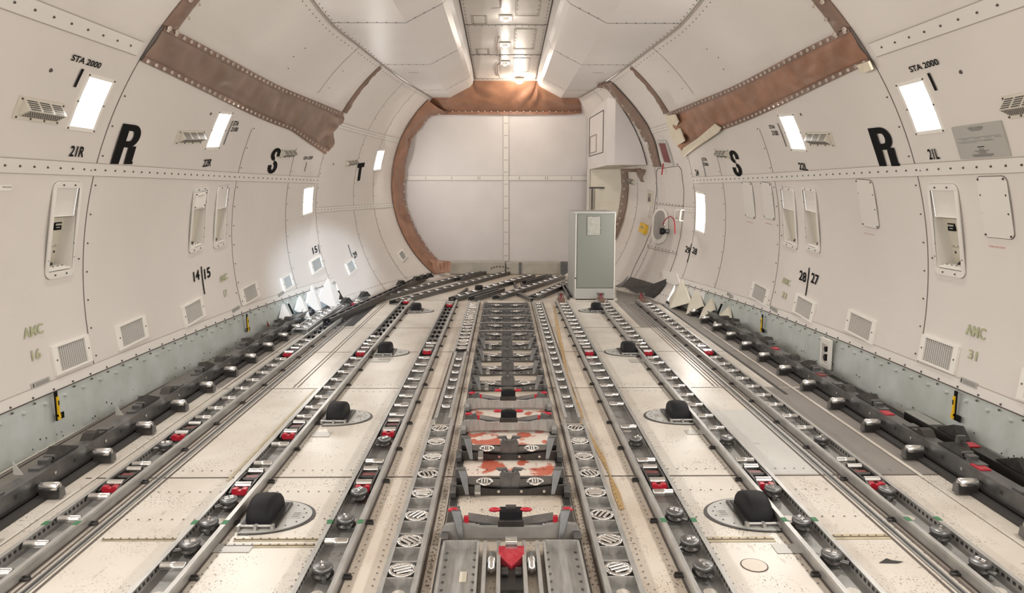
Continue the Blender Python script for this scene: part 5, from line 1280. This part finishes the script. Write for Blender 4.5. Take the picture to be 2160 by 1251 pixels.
# ------------------------------------------------------------------ ceiling spot lamps
def spot(px, py, lab, W_, size=.06):
    r = ray(px, py); tt = 1.
    while (r * tt).z + H < zrec((r * tt).y): tt += .01
    p = r * tt + Vector((0, 0, H)); p.z = zrec(p.y)
    t = thing('ceiling_spotlight', lab, 'light', p, 'ceiling recess spotlights')
    b = MB(); b.box((0, 0, -.01), (.16, .24, .02), 'fixture'); b.cyl((0, .06, -.02), (0, .06, -.024), .022, 'gun', 14); b.build('mounting_plate', t, bevel=.004)
    b = MB(); b.lathe((0, -.05, -.02), [(.035, 0), (.04, -.02), (.032, -.035)], 'fixture', 16); b.build('housing', t)
    b = MB(); b.lathe((0, -.05, -.035), [(.032, 0), (.030, -.02), (.018, -.032), (0, -.036)], 'glow_b', 16); b.build('bulb', t)
    ld = bpy.data.lights.new('spot_lamp', 'POINT'); ld.energy = W_; ld.shadow_soft_size = size; ld.color = (1, .93, .85)
    lo = bpy.data.objects.new('lamp_glow', ld); C.objects.link(lo); lo.parent = t; lo.location = (0, -.05, -.12)
    return t
for (x, y), lab in (((1067, 36), 'ceiling spotlight in the recess, nearest the camera'), ((1065, 92), 'ceiling spotlight in the recess, second from the camera'), ((1065, 131), 'ceiling spotlight in the recess, third from the camera')): spot(x, y, lab, 2.0)
p = Vector((.28, 13.35, 3.52)); t = thing('dome_lamp', 'clear glass dome lamp glowing at the end of the ceiling recess', 'light', p)
b = MB(); b.lathe((0, 0, 0), [(.0, .06), (.07, .06), (.08, .04), (.07, .02)], 'fixture', 20); b.build('base', t)
b = MB(); b.lathe((0, 0, .02), [(.07, 0), (.06, -.03), (.035, -.045), (0, -.05)], 'glow_b', 20); b.build('dome', t)
ld = bpy.data.lights.new('dome_light', 'POINT'); ld.energy = 22; ld.shadow_soft_size = .05; ld.color = (1, .88, .74); lo = bpy.data.objects.new('lamp_glow', ld); C.objects.link(lo); lo.parent = t; lo.location = (0, -.02, -.14)
# wiring in the recess
pts = []
for x, y in ((1056,0),(1056,15),(1037,16),(1037,50),(1048,50),(1057,60),(1057,75)):
    r = ray(x, y); D_ = (3.86 - H) / r.z; pts.append(r * D_ + Vector((0, 0, H)))
b = MB(); b.tube(pts, .011, 'hem', 6)
for zz_ in ((1052,78),(1051,112),(1057,118),(1057,130),(1051,135),(1050,155),(1054,165)):
    pass
P2 = []
for x, y in ((1052,78),(1049,92),(1050,115),(1056,120),(1056,133),(1050,136),(1050,152),(1054,164)):
    r = ray(x, y); tt = 1.
    while (r * tt).z + H < zrec((r * tt).y) - .03: tt += .01
    P2.append(r * tt + Vector((0, 0, H)))
b.tube(P2, .011, 'hem', 6); tag(b.build('ceiling_cable', None, pts[0]), 'brown cable run zigzagging along the ceiling recess beside the spotlights', 'cable')
# added cool spot, source unseen: its patch lies on the left wall foot
src = Vector((2.3, -7.5, 2.6)); tgt = W(690, 585)
ld = bpy.data.lights.new('added_cool_spot', 'SPOT'); ld.energy = 15000; ld.spot_size = radians(5.2); ld.spot_blend = .55; ld.shadow_soft_size = .12; ld.color = (.72, .86, 1)
lo = bpy.data.objects.new('added_cool_spot', ld); C.objects.link(lo); lo.location = src; lo.rotation_euler = (tgt - src).to_track_quat('-Z', 'Y').to_euler()
# ------------------------------------------------------------------ done
